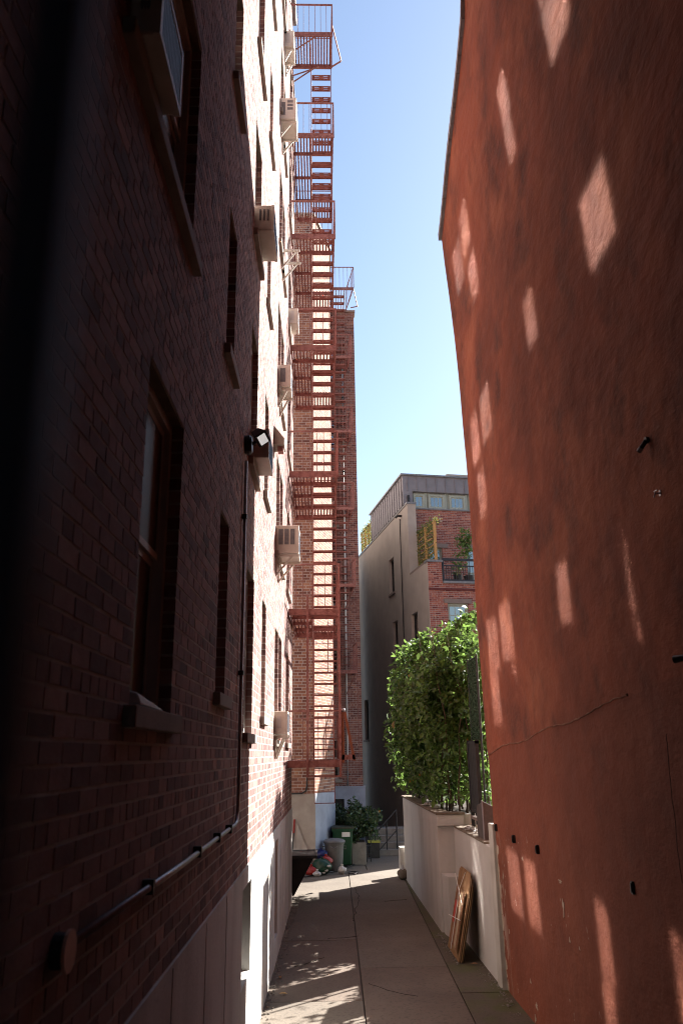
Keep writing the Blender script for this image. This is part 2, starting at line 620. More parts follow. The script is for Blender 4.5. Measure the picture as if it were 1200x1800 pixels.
def brick_mesh(name, lst, m, org):
    n = len(lst)
    v = np.array([b[0] for b in lst], dtype=np.float32).reshape(-1, 3) - np.array(org, dtype=np.float32)
    f = (BFACES[None] + (np.arange(n) * 8)[:, None, None]).reshape(-1, 4)
    me = bpy.data.meshes.new(name)
    me.vertices.add(len(v))
    me.vertices.foreach_set('co', v.ravel())
    me.loops.add(f.size)
    me.loops.foreach_set('vertex_index', f.ravel().astype(np.int32))
    me.polygons.add(len(f))
    me.polygons.foreach_set('loop_start', np.arange(0, f.size, 4, dtype=np.int32))
    me.polygons.foreach_set('loop_total', np.full(len(f), 4, dtype=np.int32))
    at = me.attributes.new('bv', 'FLOAT', 'POINT')
    at.data.foreach_set('value', np.repeat(np.array([b[1] for b in lst], dtype=np.float32), 8))
    me.materials.append(M[m])
    me.polygons.foreach_set('use_smooth', np.zeros(len(f), dtype=bool))
    me.update(calc_edges=True)
    me.validate()
    return me

def brick_object(name, lst, m, parent, kind=None):
    ob = bpy.data.objects.new(name, brick_mesh(name, lst, m, ORG[parent.name]))
    COL.objects.link(ob)
    ob.parent = parent
    if kind:
        ob['kind'] = kind
    return ob

def split_bricks(lst, m, parent, nmax):
    """the bricks that show largest from the alley mouth become single pieces"""
    def key(b):
        c = np.array(b[0])
        mid = c.mean(0)
        if mid[1] < 1.9:
            return 0
        px = abs(mid[0] / mid[1])
        if px > .46 or mid[2] / mid[1] < -.33 or mid[2] / mid[1] > 1.35:
            return 0
        ext = c.max(0) - c.min(0)
        w = max(ext[0], ext[1] * abs(mid[0]) / mid[1])
        return w * ext[2] / mid[1] ** 2
    ks = np.array([key(b) for b in lst])
    order = np.argsort(-ks)
    single = set(order[:nmax].tolist())
    for i in order[:nmax]:
        brick_object('brick', [lst[i]], m, parent)
    rest = [b for i, b in enumerate(lst) if i not in single]
    brick_object('brick_courses', rest, m, parent, 'stuff')

def window(fr, parent, u0, u1, z0, z1, e=-.13, fm='frame', glass='glass', muntin=None, sill=True, sash=True, blind=0.0, sill_m='stone', sill_out=.05, lint=True, fw=.055):
    """double hung window: frame part with panes, rails, sill and lintel as pieces"""
    w = MB()
    fr.slab(w, u0, u0 + fw, z0, z1, e - .09, e)
    fr.slab(w, u1 - fw, u1, z0, z1, e - .09, e)
    fr.slab(w, u0 + fw, u1 - fw, z0, z0 + fw, e - .088, e - .002)
    fr.slab(w, u0 + fw, u1 - fw, z1 - fw, z1, e - .088, e - .002)
    o = w.build('window', fm, parent)
    zm = (z0 + z1) / 2
    halves = ((zm, z1 - fw, -.035), (z0 + fw, zm, -.06)) if sash else ((z0 + fw, z1 - fw, -.04),)
    for a, b, de in halves:
        s = MB()
        fr.slab(s, u0 + fw, u0 + fw + .035, a, b, e + de - .02, e + de)
        fr.slab(s, u1 - fw - .035, u1 - fw, a, b, e + de - .02, e + de)
        fr.slab(s, u0 + fw + .035, u1 - fw - .035, a, a + .04, e + de - .02, e + de)
        fr.slab(s, u0 + fw + .035, u1 - fw - .035, b - .04, b, e + de - .02, e + de)
        if muntin:
            nx, nz = muntin
            for i in range(1, nx):
                x = u0 + fw + .035 + (u1 - u0 - 2 * fw - .07) * i / nx
                fr.slab(s, x - .011, x + .011, a + .04, b - .04, e + de - .016, e + de + .004)
            for j in range(1, nz):
                z = a + .04 + (b - a - .08) * j / nz
                fr.slab(s, u0 + fw + .035, u1 - fw - .035, z - .011, z + .011, e + de - .014, e + de + .002)
        s.build('sash', fm, o)
        g = MB()
        j = [random.uniform(-.004, .004) for _ in range(3)]
        ua, ub, za, zb2, ec = u0 + fw + .03, u1 - fw - .03, a + .035, b - .035, e + de - .01
        g.hexa([fr.p(ua, za, ec - .003), fr.p(ub, za, ec - .003 + j[0]), fr.p(ub, za, ec + .003 + j[0]), fr.p(ua, za, ec + .003),
                fr.p(ua, zb2, ec - .003 + j[1]), fr.p(ub, zb2, ec - .003 + j[0] + j[1]), fr.p(ub, zb2, ec + .003 + j[0] + j[1]), fr.p(ua, zb2, ec + .003 + j[1])])
        low = de < -.05 and glass == 'glass' and random.random() < .3
        g.build('pane', 'glass_screen' if low else glass, o)
    if sill:
        s = MB()
        fr.slab(s, u0 - .09, u1 + .09, z0 - .10, z0 - .004, -.10, sill_out)
        s.build('sill', sill_m, o, bevel=.006)
    if lint:
        s = MB()
        fr.slab(s, u0 + .001, u1 - .001, z1 - .004, z1 + .012, max(e, -.10) + .002, -.012)
        s.build('lintel', 'cap_brown', o)
    return o

# ================================================================== GROUND
def ground():
    g = MB()
    g.quad((-300, -300, GZ - .9), (300, -300, GZ - .9), (300, 600, GZ - .9), (-300, 600, GZ - .9))
    tag(g.build('ground', 'ground'), kind='structure')
    p = MB()
    p.box(-1.2, 2.7, 5.5, 23.2, GZ - .3, GZ - .03)
    p.box(-1.2, 14, 23.2, 45, GZ - .3, GZ - .03)
    pave = tag(p.build('alley_pavement', 'ground'), kind='structure')
    # ramp up to the street behind the photographer
    r = MB()
    r.hexa([(-1.2, -.5, GZ - .3), (2.7, -.5, GZ - .3), (2.7, 5.5, GZ - .3), (-1.2, 5.5, GZ - .3),
            (-1.2, -.5, -1.62), (2.7, -.5, -1.62), (2.7, 5.5, GZ - .02), (-1.2, 5.5, GZ - .02)])
    tag(r.build('ramp', 'slab_a'), kind='structure')
    st = MB()
    st.box(-60, 60, -40, -.5, GZ - .3, -1.63)
    tag(st.build('street_pavement', 'slab_a'), kind='structure')
    # concrete slabs with open joints: three lanes
    rg = random.Random(31)
    for (x, y, dx, dy, n) in ((.60, 16.2, .004, .12, 34), (1.2, 11.4, -.05, .06, 10), (.1, 14.8, .07, .012, 8), (1.3, 18.2, .06, .03, 9), (-.4, 13.0, .05, .05, 9)):
        c = MB()
        q = (x, y)
        for i in range(n):
            w = (q[0] + dx + rg.uniform(-.03, .03), q[1] + dy + rg.uniform(-.03, .03))
            c.bar((q[0], q[1], GZ + .004), (w[0], w[1], GZ + .004), rg.uniform(.004, .012), .006)
            q = w
        c.build('crack', 'soil', pave)
    def lane(xa, xb, cuts, m, dz):
        for i in range(len(cuts) - 1):
            y0, y1 = cuts[i] + .008, cuts[i + 1] - .008
            s = MB()
            poly = [(xa(y0) + .008, y0), (xb(y0) - .008, y0), (xb(y1) - .008, y1), (xa(y1) + .008, y1)]
            h = GZ + random.uniform(-.004, .004) + dz
            s.prism(poly, GZ - .06, h)
            s.build('paving_slab', m[i % len(m)], pave, bevel=.006)
    c1 = lambda y: .50 + (y - 10.4) * .0165
    c2 = lambda y: 1.74 + (y - 10.4) * .026
    lane(lambda y: -1.0, c1, [5.6, 11.3, 14.7, 19.0, 22.9], ['slab_a', 'slab_b', 'slab_a'], 0)
    lane(c1, c2, [5.6, 12.85, 22.9], ['slab_b', 'slab_a'], .003)
    lane(c2, lambda y: 2.46, [5.6, 11.55, 13.1, 22.9], ['slab_c'], -.006)
    for (x0, x1, y0, y1) in ((-1, 1.2, 22.92, 25.4), (1.22, 3.2, 22.92, 25.4), (-1, 3.2, 25.42, 28)):
        MB().box(x0, x1 - .01, y0, y1, GZ - .06, GZ + random.uniform(-.003, .003)).build('paving_slab', 'slab_a', pave, bevel=.006)
ground()

# ================================================================== LEFT APARTMENT HOUSE
LF = Frame((-.895, 0), (.0148, 1), (1, -.0148))
CO = 2.93 / 36
ST = 2.93
def build_left():
    t = thing('apartment_building', 'tall red brick apartment house along the left side, far part in full sun', 'building', (-.9, 9, GZ))
    holes, wins = [], []
    cols = [(3.62, 4.55, 0), (6.22, 6.76, 3), (8.28, 9.09, 0), (10.2, 10.8, 3), (12.52, 13.32, 0), (13.40, 14.2, 0), (15.6, 16.6, 0)]
    for k in range(6):
        for ci, (a, b, up) in enumerate(cols):
            if ci < 2 and k > 3:
                continue
            if ci == 0 and k == 1:
                a = 2.85
            z0 = .22 + k * ST + up * CO
            z1 = .22 + k * ST + 21 * CO
            holes.append((a, b, z0, z1))
            wins.append((ci, k, a, b, z0, z1))
    zb = .22 - 16 * CO
    zt = .22 + 207 * CO            # top of the far bay
    zt2 = .22 + 229 * CO
    ZN = 25.0                      # unseen near block, raised to cut the sky light
    UX, UE = 16.75, 18.05
    core_wall(LF, -8, UE, zb, zt, holes).build('wall', 'mortar', t)
    core_wall(LF, -8, UX, zt, zt2, [h for h in holes if h[3] > zt]).build('wall', 'mortar', t)
    lst = bricks(LF, 1.6, UE, zb, zt, CO, .222, holes, zref=.22, seed=3)
    lst += bricks(LF, 1.6, UX, zt, zt2, CO, .222, [h for h in holes if h[3] > zt], zref=.22, seed=4)
    split_bricks(lst, 'brick', t, 300)
    # body behind the facade
    b = MB()
    p = lambda u, e: LF.p(u, 0, e)[:2]
    b.prism([p(-8, -.24), p(UE - .012, -.24), p(UE - .012, -9), p(-8, -9)], GZ - .3, zt - .02)
    b.prism([p(-8, -.24), p(UX - .012, -.24), p(UX - .012, -9), p(-8, -9)], zt - .02, zt2 - .02)
    b.prism([p(-8, -.24), p(9.5, -.24), p(9.5, -9), p(-8, -9)], zt2 - .02, ZN)
    b.build('house_body', 'mortar_dark', t)
    MB().prism([p(-8, -.24), p(9.5, -.24), p(9.5, -.02), p(-8, -.02)], zt2 + .17, ZN).build('upper_shade_wall', 'brick_tower', t)  # added above the frame to darken the near alley
    # return face at the far corner
    rf = Frame(LF.p(UE, 0, 0)[:2], (-1, .0148), (.0148, 1))
    brick_object('brick_courses', bricks(rf, 0.012, 1.2, zb, zt, CO, .222, [], zref=.22, seed=5), 'brick', t, 'stuff')
    MB().prism([p(-8, -.25), p(UX + .06, -.25), p(UX + .06, .10), p(-8, .10)], zt2, zt2 + .16).build('coping', 'coping', t)
    MB().prism([p(UX + .002, -.25), p(UE + .03, -.25), p(UE + .03, .03), p(UX + .002, .03)], zt, zt + .07).build('coping', 'stone', t)
    # painted plinth with two cellar openings
    ph = [(8.42, 9.25, -2.12, -1.25), (12.9, 13.5, -2.6, -1.25)]
    c = core_wall(LF, -8, UE, GZ - .25, zb, ph, e=.012, depth=.25, grow=0)
    pl = c.build('plinth', 'plinth', t)
    top = MB()
    LF.slab(top, -8, UE, zb - .012, zb, -.1, .0121)
    top.build('plinth_ledge', 'plinth', pl)
    for a, b2, c0, d0 in ph:
        w = MB()
        LF.slab(w, a + .002, b2 - .002, c0 + .002, d0 - .002, -.2, -.17)
        w.build('cellar_shutter', 'dark_inside', pl)
    # upright scoring and board marks on the plinth
    for u in (4.9, 6.1, 7.2, 10.4, 11.6, 14.3, 15.6, 16.9):
        s = MB()
        LF.slab(s, u - .012, u + .012, GZ, zb - .02, .0, .016)
        s.build('board_mark', 'plinth', pl)
    for (ci, k, a, b2, z0, z1) in wins:
        narrow = ci in (1, 3)
        window(LF, t, a, b2, z0, z1, e=-.07 if not narrow else -.09, fm='frame' if ci < 3 else 'white_paint', glass='glass' if ci > 1 else 'glass_screen', sill_m='stone', sill_out=.055, fw=.06 if not narrow else .045)
    return t
LEFT = build_left()

# ================================================================== REAR WING, SPLAYED WALL AND TOWER
CW = .0725
def rear_wing():
    t = thing('brick_wing', 'brown brick wing with sunlit splayed wall and rear tower behind the fire escape', 'building', (.2, 22, GZ))
    zt = 17.08
    zb = -1.0
    YW = 22.4
    f1 = Frame((-2.2, YW), (1, 0), (0, -1))
    L1 = 2.03
    f2 = Frame((-.17, YW), (.29, .956), (.956, -.29))
    L2 = 1.92
    ex, ey = -.17 + .29 * L2, YW + .956 * L2
    core_wall(f1, 0, L1, zb, zt, []).build('wall', 'mortar', t)
    core_wall(f2, 0, L2, zb, zt, []).build('wall', 'mortar', t)
    brick_object('brick_courses', bricks(f1, .6, L1, zb, zt, CO, .225, [], zref=zb, seed=8, depth=.06), 'brick_wing', t, 'stuff')
    brick_object('brick_courses', bricks(f2, 0, L2, zb, zt, CO, .225, [], zref=zb, seed=9, depth=.06), 'brick_wing', t, 'stuff')
    b = MB()
    b.prism([(-2.2, YW + .03), (-.185, YW + .03), (ex - .02, ey), (ex - .02, 27.8), (-6, 27.8), (-6, YW + .03)], GZ - .3, zt - .03)
    b.build('house_body', 'mortar_dark', t)
    MB().prism([(-2.2, YW - .05), (-.12, YW - .05), (ex + .06, ey + .02), (ex + .06, 27.8), (-2.2, 27.8)], zt, zt + .08).build('coping', 'stone', t)
    # painted base
    b1 = MB()
    f1.slab(b1, 0, L1 + .012, GZ - .2, zb - .003, -.2, .014)
    b1.build('painted_base', 'plinth_wing', t)
    b2 = MB()
    f2.slab(b2, 0.002, L2, GZ - .2, zb - .003, -.2, .012)
    b2.build('painted_base', 'plinth_shaded', t)
    # tower
    T = Frame((-.4, 27.9), (1, 0), (0, -1))
    zt3 = 16.75
    z3 = -1.05
    holes = []
    for k in range(6):
        z0 = 15.35 - 2.93 * k - 1.2
        holes.append((.72, 1.02, z0 - .3, z0 + 1.0))
    core_wall(T, 0, 1.79, z3, zt3, holes).build('wall', 'mortar_dark', t)
    brick_object('brick_courses', bricks(T, .5, 1.79, z3, zt3, CW, .215, holes, zref=z3, seed=10, depth=.1), 'brick_tower', t, 'stuff')
    for h in holes:
        window(T, t, *h, e=-.08, fm='frame', glass='glass_dark', sill=True, sill_out=.03, fw=.03)
    b = MB()
    b.prism([(-.4, 28.13), (1.37, 28.13), (1.37, 40), (-6, 40), (-6, 27.82), (-.4, 27.82)], GZ - .3, zt3 - .02)
    b.build('house_body', 'mortar_dark', t)
    MB().box(1.372, 2.6, 41, 46, GZ - .3, 8.6).build('gap_shade_block', 'mortar_dark', t)  # added block, keeps sky light off the townhouse side
    MB().box(-.4, 1.44, 27.84, 28.3, zt3, zt3 + .07).build('coping', 'stone', t)
    # painted tower base with a recessed door
    core_wall(T, 0, 1.86, GZ - .2, z3 - .003, [(.86, 1.16, GZ, -1.42)], e=.02, depth=.22, grow=0).build('painted_base', 'plinth_shaded', t)
    MB().box(-.4, 1.47, 27.868, 28.1, z3 - .002, z3 + .03).build('base_cap', 'plinth_shaded', t)
    d = MB()
    T.slab(d, .862, 1.158, GZ, -1.422, -.16, -.12)
    dr = d.build('door', 'dark_slat', t)
    g = MB()
    T.slab(g, .93, 1.08, -2.2, -1.6, -.118, -.112)
    g.build('pane', 'glass_dark', dr)
    h = MB()
    T.slab(h, 1.11, 1.13, -2.35, -2.25, -.118, -.08)
    h.build('handle', 'steel', dr)
    # conduits across the base
    return t
WING = rear_wing()

def pipe_thing(name, label, pts, r, m, cat='pipe', clips=(), clip_m='black_metal', group=None):
    t = thing(name, label, cat, pts[0], group)
    MB().tube(pts, r, 8).build('pipe_run', m, t, smooth=True)
    for c in clips:
        MB().lathe((c[0], c[1], c[2] - .02), [(r * 1.5, 0), (r * 1.5, .04)], 10).build('clip', clip_m, t)
    return t
pipe_thing('downpipe', 'thin white downpipe running down the rear tower face', [(.90, 27.78, 14.2), (.90, 27.78, 8), (.88, 27.78, 0), (.88, 27.78, -1.0)], .032, 'white_paint',
           clips=[(.90, 27.78, z) for z in (13, 10, 7)])
pipe_thing('wall_pipe', 'pale horizontal pipe under the lowest fire escape platform', [(-1.03, 22.32, -.27), (-.16, 22.32, -.27), (.40, 24.0, -.25), (.48, 24.0, -.17)], .04, 'white_paint', clips=[(-.57, 22.32, -.27)])
pipe_thing('drain_pipe', 'dark bent drain pipe on the brown brick above the pale base', [(-.38, 22.33, -.17), (-.38, 22.33, -.82), (-.41, 22.33, -.93), (-.51, 22.33, -.98), (-1.14, 22.33, -.99)], .022, 'black_metal')

# ================================================================== FIRE ESCAPES
def wall_x(y):
    return -.895 + .0148 * y

def tread_mesh(w, d=.15):
    """steel tread with folded lip and two pairs of slots"""
    mb = MB()
    h = .006
    slot = w * .24
    xs = [(-w / 2, -w * .36), (-w * .36, -w * .36 + slot), (-w * .36 + slot, w * .36 - slot), (w * .36 - slot, w * .36), (w * .36, w / 2)]
    for i, (a, b) in enumerate(xs):
        if i in (1, 3):
            for (y0, y1) in ((-d / 2, -d * .27), (-d * .17, d * .10), (d * .20, d / 2)):
                mb.box(a, b, y0, y1, -h, 0)
        else:
            mb.box(a, b, -d / 2, d / 2, -h, 0)
    mb.box(-w / 2, w / 2, -d / 2 - .006, -d / 2, -.03, .001)
    mb.box(-w / 2, w / 2, d / 2, d / 2 + .006, -.03, .001)
    return mb

def near_fire_escape():
    YN, YM, YS, YF = 16.0, 16.62, 18.4, 19.22
    XO = .39
    XI = -.15
    lev = [-.11, 2.82, 5.77, 8.77, 11.68, 14.57, 17.74]
    t = thing('fire_escape', 'near red iron fire escape climbing the sunlit brick wall', 'fire escape', (-.1, 17.5, -.11))
    slat = MB().box(-.018, .018, 0, 1, -.022, 0).mesh('slat', 'iron')
    wS = .50
    trd = tread_mesh(wS).mesh('tread', 'iron')
    bal = MB().box(-.006, .006, -.006, .006, 0, .88).mesh('baluster', 'iron')
    for k, z in enumerate(lev):
        top = k == 6
        bot = k == 0
        yf = 17.0 if top else YF
        xw = wall_x(YN) + .02
        fr = MB()
        # perimeter and cross beams of flat bar
        fr.box(xw, XO, YN - .02, YN + .02, z - .13, z)
        fr.box(xw + .01, XO, yf - .02, yf + .02, z - .13, z)
        fr.box(XO - .03, XO - .002, YN + .02, yf - .02, z - .09, z - .005)
        fr.box(xw + .02, xw + .05, YN + .02, yf - .02, z - .09, z - .005)
        if not top:
            fr.box(xw + .05, XO - .03, YM - .015, YM + .015, z - .11, z - .024)
            fr.box(xw + .05, XO - .03, YS - .015, YS + .015, z - .11, z - .024)
            fr.box(xw + .05, XI - .02, 17.5 - .015, 17.5 + .015, z - .10, z - .024)
            fr.box(XI - .035, XI - .012, YM, YS, z - .09, z - .005)
        pf = fr.build('platform', 'iron', t)
        n = 13
        for i in range(n):
            x = xw + .075 + (XO - .05 - xw - .075) * i / (n - 1)
            runs = [(YN + .02, yf - .02)]
            if not top and x > XI - .03:
                runs = [(YN + .02, YM), (YS, yf - .02)]
            for a, b in runs:
                place('slat', slat, pf, (x, a, z - .001), scale=(1, b - a, 1))
        # guard rails
        rl = MB()
        zr = z + .92
        rl.bar((xw - .02, YN, zr), (XO + .015, YN, zr), .03, .035)
        rl.bar((XO, YN, zr), (XO, yf, zr), .03, .03)
        rl.bar((XO, YN, z + .46), (XO, yf, z + .46), .012, .02)
        rl.bar((xw, yf, zr - .01), (XO, yf, zr - .01), .012, .02)
        rl.bar((XO, YN, z - .12), (XO, YN, zr), .035, .035, up=(0, 1, 0))
        rl.bar((XO, yf, z - .1), (XO, yf, zr), .03, .03, up=(0, 1, 0))
        ro = rl.build('railing', 'iron', t)
        for i in range(1, 7):
            x = xw + (XO - xw) * i / 7
            place('baluster', bal, ro, (x, YN, z + .01))
        if top:
            for i in range(1, 6):
                place('baluster', bal, ro, (XO, YN + (yf - YN) * i / 6, z + .01))
        else:
            for i in range(1, 14):
                place('baluster', bal, ro, (XO, YN + (yf - YN) * i / 14, z + .01))
        # diagonal wall brackets below
        for y in ((YN + .02, yf - .03) if top else ()):
            br = MB()
            br.bar((xw, y, z - .62), (xw + .62, y, z - .1), .02, .03)
            br.bar((xw, y, z - .70), (xw, y, z - .1), .02, .03, up=(0, 1, 0))
            br.build('bracket', 'iron', t)
        # stair flight down to the level below: top at the near end, foot at the far end
        if k > 0:
            zl = lev[k - 1]
            n = 13
            y0, y1 = (YM + .06, YS + .16) if not top else (17.05, 18.7)
            st = MB()
            xa, xb = XI - .005, XI + .005 + wS + .01
            for x in (xa, xb):
                st.bar((x, y0 - .05, z - .02), (x, y1 + .06, zl + .02), .008, .13)
                # hand rails
            for x in (xa - .012, xb + .012):
                st.bar((x, y0, z + .75), (x, y1 + .12, zl + .85), .015, .025)
                st.bar((x, y1 + .1, zl + .02), (x, y1 + .1, zl + .86), .02, .02, up=(0, 1, 0))
            so_ = st.build('stair', 'iron', t)
            for i in range(1, n):
                f = i / n
                place('tread', trd, so_, ((xa + xb) / 2, y0 + (y1 - y0) * f, z + (zl - z) * f))
    # top side braces
    g = MB()
    g.bar((XO, 16.05, 18.05), (XO + .24, 16.6, 17.45), .03, .03)
    g.bar((XO + .24, 16.6, 17.45), (XO, 16.75, 17.42), .03, .03)
    g.build('brace', 'iron', t)
    g = MB()
    g.bar((wall_x(16) + .03, 16.4, 16.75), (.05, 16.5, 17.15), .025, .025)
    g.bar((wall_x(16) + .03, 16.4, 16.75), (wall_x(16) + .03, 16.45, 17.3), .025, .025)
    g.build('brace', 'iron', t)
    # guide frame of the drop ladder
    lad = MB()
    lad.bar((-.255, YN - .05, 3.1), (-.255, YN - .05, -.42), .05, .045, up=(0, 1, 0))
    lad.bar((.372, YN - .05, 3.1), (.372, YN - .05, -.42), .05, .045, up=(0, 1, 0))
    lad.bar((-.255, YN - .05, -.40), (.372, YN - .05, -.40), .03, .04)
    lad.build('ladder_guide', 'iron', t)
    dl = MB()
    for x in (-.125, .255):
        dl.bar((x, YN - .09, 2.35 if x > 0 else 2.3), (x, YN - .09, -.88), .014, .03, up=(0, 1, 0))
    dlo = dl.build('drop_ladder', 'iron', t)
    rung = MB().tube([(0, 0, 0), (.38, 0, 0)], .009, 6).mesh('rung', 'iron')
    for z in [-.88, -.68, -.30, -.05, .18, .42, .66, .9, 1.14, 1.38, 1.62, 1.86, 2.1]:
        place('rung', rung, dlo, (-.125, YN - .09, z))
    dr = MB()
    dr.bar((.15, YN - .07, 2.55), (.15, YN - .07, 1.55), .015, .015, up=(0, 1, 0))
    dr.build('hook_rod', 'iron', t)
    # counterweight lever frame at the outer corner
    cw = MB()
    cw.bar((XO + .03, YN, .78), (XO + .03, YN, -.16), .06, .05, up=(0, 1, 0))
    cw.bar((XO + .075, YN, .78), (XO + .25, YN, -.12), .05, .05)
    cw.build('counterweight_frame', 'iron_rust', t)
    cb = MB()
    cb.bar((XO - .01, YN, -.06), (XO + .27, YN, -.06), .05, .09)
    cb.build('outrigger', 'iron', t)
    hk = MB()
    hk.tube([(XO + .03, YN, .78), (XO + .035, YN, .84), (XO + .06, YN, .84), (XO + .075, YN, .78)], .02, 8)
    hk.build('hinge', 'steel', t, smooth=True)
    return t
near_fire_escape()

def rear_fire_escape():
    YN, YF = 26.9, 27.8
    XO, X0 = 1.22, .12
    lev = [2.67, 5.6, 8.37, 11.31, 14.31, 17.24]
    t = thing('fire_escape', 'smaller red fire escape on the rear brick tower, partly behind the near one', 'fire escape', (.6, 27.3, 2.6))
    slat = MB().box(-.015, .015, 0, 1, -.02, 0).mesh('slat', 'iron')
    trd = tread_mesh(.62, .16).mesh('tread', 'iron')
    bal = MB().box(-.007, .007, -.007, .007, 0, .88).mesh('baluster', 'iron')
    for k, z in enumerate(lev):
        top = k == 5
        xo = 1.36 if top else XO
        yf = 28.5 if top else YF
        xf = xo - .24 if top else xo - .1
        fr = MB()
        fr.box(X0, xo, YN - .02, YN + .02, z - .11, z)
        fr.box(X0, xf, yf - .02, yf + .02, z - .10, z)
        fr.bar((xo - .02, YN, z - .05), (xf - .02, yf, z - .05), .02, .09)
        pf = fr.build('platform', 'iron', t)
        n = 12
        for i in range(n):
            x = X0 + .05 + (xo - .1 - X0) * i / (n - 1)
            if x > xf - .02:
                continue
            place('slat', slat, pf, (x, YN + .02, z), scale=(1, yf - YN - .04, 1))
        rl = MB()
        rl.bar((X0, YN, z + .9), (xo, YN, z + .9), .025, .03)
        rl.bar((xo, YN, z), (xo, YN, z + .9), .03, .03, up=(0, 1, 0))
        rl.bar((xo, YN, z + .9), (xf, yf - .02, z + .9), .025, .03)
        rl.bar((xf, yf - .02, z), (xf, yf - .02, z + .9), .025, .025, up=(0, 1, 0))
        ro = rl.build('railing', 'iron', t)
        for i in range(8):
            place('baluster', bal, ro, (X0 + (xo - X0) * (i + .5) / 8, YN, z))
        for i in range(1, 6):
            f = i / 6
            place('baluster', bal, ro, (xo + (xf - xo) * f, YN + (yf - .02 - YN) * f, z))
        br = MB()
        br.bar((xf - .25, yf - .03, z - .75), (xo - .05, YN + .1, z - .1), .02, .03)
        br.build('bracket', 'iron', t)
        if k > 0:
            zl = lev[k - 1]
            st = MB()
            for x in (.36, 1.0):
                st.bar((x, YN + .15, z - .04), (x, YF - .12, zl + .02), .01, .10)
            so_ = st.build('stair', 'iron', t)
            for i in range(1, 11):
                f = i / 11
                place('tread', trd, so_, (.68, YN + .15 + (YF - YN - .27) * f, z + (zl - z) * f))
    g = MB()
    g.bar((1.36, YN + .1, 17.2), (1.52, YN + .5, 16.72), .03, .03)
    g.bar((1.52, YN + .5, 16.72), (1.26, YN + .6, 16.72), .03, .03)
    g.build('brace', 'iron', t)
    # hanging foot frame
    h = MB()
    h.bar((1.22, YN - .02, 2.6), (1.24, YN - .02, -.55), .02, .02, up=(0, 1, 0))
    h.bar((.5, YN - .02, 2.6), (.5, YN - .02, -.2), .02, .02, up=(0, 1, 0))
    h.build('drop_frame', 'iron', t)
rear_fire_escape()

# ================================================================== AIR CONDITIONERS
def ac_unit(name, label, u0, z0, w, h, out, grille='rows', bracket=True, support='ac_white', fin=False, e0=-.06, slant=0.0, open_end=False):
    """window unit: body box along the wall (u), projecting by out"""
    base = LF.p(u0 + w / 2, z0, out / 2)
    t = thing(name, label, 'air conditioner', base, 'air conditioners in the brick wall')
    m = MB()
    LF.slab(m, u0, u0 + w, z0, z0 + h, e0, out)
    b = m.build('housing', 'ac_white', t, bevel=.012)
    # side louvres on the face turned to the street
    if grille == 'rows':
        n = 3
        for i in range(n):
            a = .05 + (out - .08) * i / n
            g = MB()
            LF.slab(g, u0 - .004, u0 + .01, z0 + .14, z0 + h - .06, a, a + (out - .08) / n - .022)
            go = g.build('side_grille', 'ac_grille', t)
            l = MB()
            for j in range(9):
                zz = z0 + .16 + (h - .24) * j / 8
                LF.slab(l, u0 - .009, u0 - .003, zz - .006, zz + .003, a + .004, a + (out - .08) / n - .026)
            l.build('louvre', 'ac_grille', go)
    elif grille == 'panel':
        g = MB()
        LF.slab(g, u0 - .004, u0 + .01, z0 + .09, z0 + h - .07, .04, out - .08)
        g.build('side_panel', 'ac_grille' if fin else 'frame', t)
    elif grille == 'squares':
        for i in range(3):
            g = MB()
            z = z0 + h - .11 - i * .085
            LF.slab(g, u0 - .004, u0 + .01, z, z + .055, .13, .24)
            g.build('side_grille', 'ac_grille', t)
        g = MB()
        LF.slab(g, u0 - .004, u0 + .01, z0 + .1, z0 + h - .1, .02, .09)
        g.build('side_grille', 'ac_grille', t)
    # condenser face with frame
    c = MB()
    LF.slab(c, u0 + .03, u0 + w - .03, z0 + .03, z0 + h - .03, out - .005, out + .004)
    co = c.build('coil_face', 'ac_fin', t)
    f = MB()
    for i in range(14):
        uu = u0 + .05 + (w - .1) * i / 13
        LF.slab(f, uu - .004, uu + .004, z0 + .04, z0 + h - .04, out + .002, out + .009)
    f.build('fin', 'ac_fin', co)
    fr = MB()
    LF.slab(fr, u0 - .002, u0 + .03, z0 - .002, z0 + h + .002, out - .02, out + .012)
    LF.slab(fr, u0 + w - .03, u0 + w + .002, z0 - .002, z0 + h + .002, out - .02, out + .012)
    LF.slab(fr, u0 + .03, u0 + w - .03, z0 - .001, z0 + .03, out - .02, out + .0118)
    LF.slab(fr, u0 + .03, u0 + w - .03, z0 + h - .03, z0 + h + .001, out - .02, out + .0118)
    fr.build('face_frame', 'ac_white', t)
    if bracket:
        for uu in (u0 + .06, u0 + w - .06):
            k = MB()
            k.bar(LF.p(uu, z0 - .03, 0), LF.p(uu, z0 - .03, out + .02), .03, .035)
            k.bar(LF.p(uu, z0 - .34, .015), LF.p(uu, z0 - .05, out * .72), .022, .03)
            k.bar(LF.p(uu, z0 - .36, .012), LF.p(uu, z0 - .03, .012), .03, .02, up=(0, 1, 0))
            k.build('support_bracket', support, t)
    return t
ac_unit('air_conditioner', 'big dark-shaded air conditioner jutting from the upper near window', 2.87, 3.17, .50, .40, .125, 'rows', False, e0=-.3)
ac_unit('air_conditioner', 'large beige air conditioner with three grilles on a diagonal bracket, in full sun', 12.44, 3.10, .66, .46, .36, 'rows', True)
ac_unit('air_conditioner', 'lowest small white air conditioner on a bracket above the white plinth', 12.58, .30, .50, .34, .19, 'panel', True)
ac_unit('air_conditioner', 'white air conditioner with grey side panel on a wide shelf bracket, half way up', 12.58, 6.10, .52, .42, .21, 'panel', True, fin=True)
ac_unit('air_conditioner', 'white air conditioner with square grilles just left of the second highest platform', 12.5, 11.72, .60, .50, .29, 'squares', True)
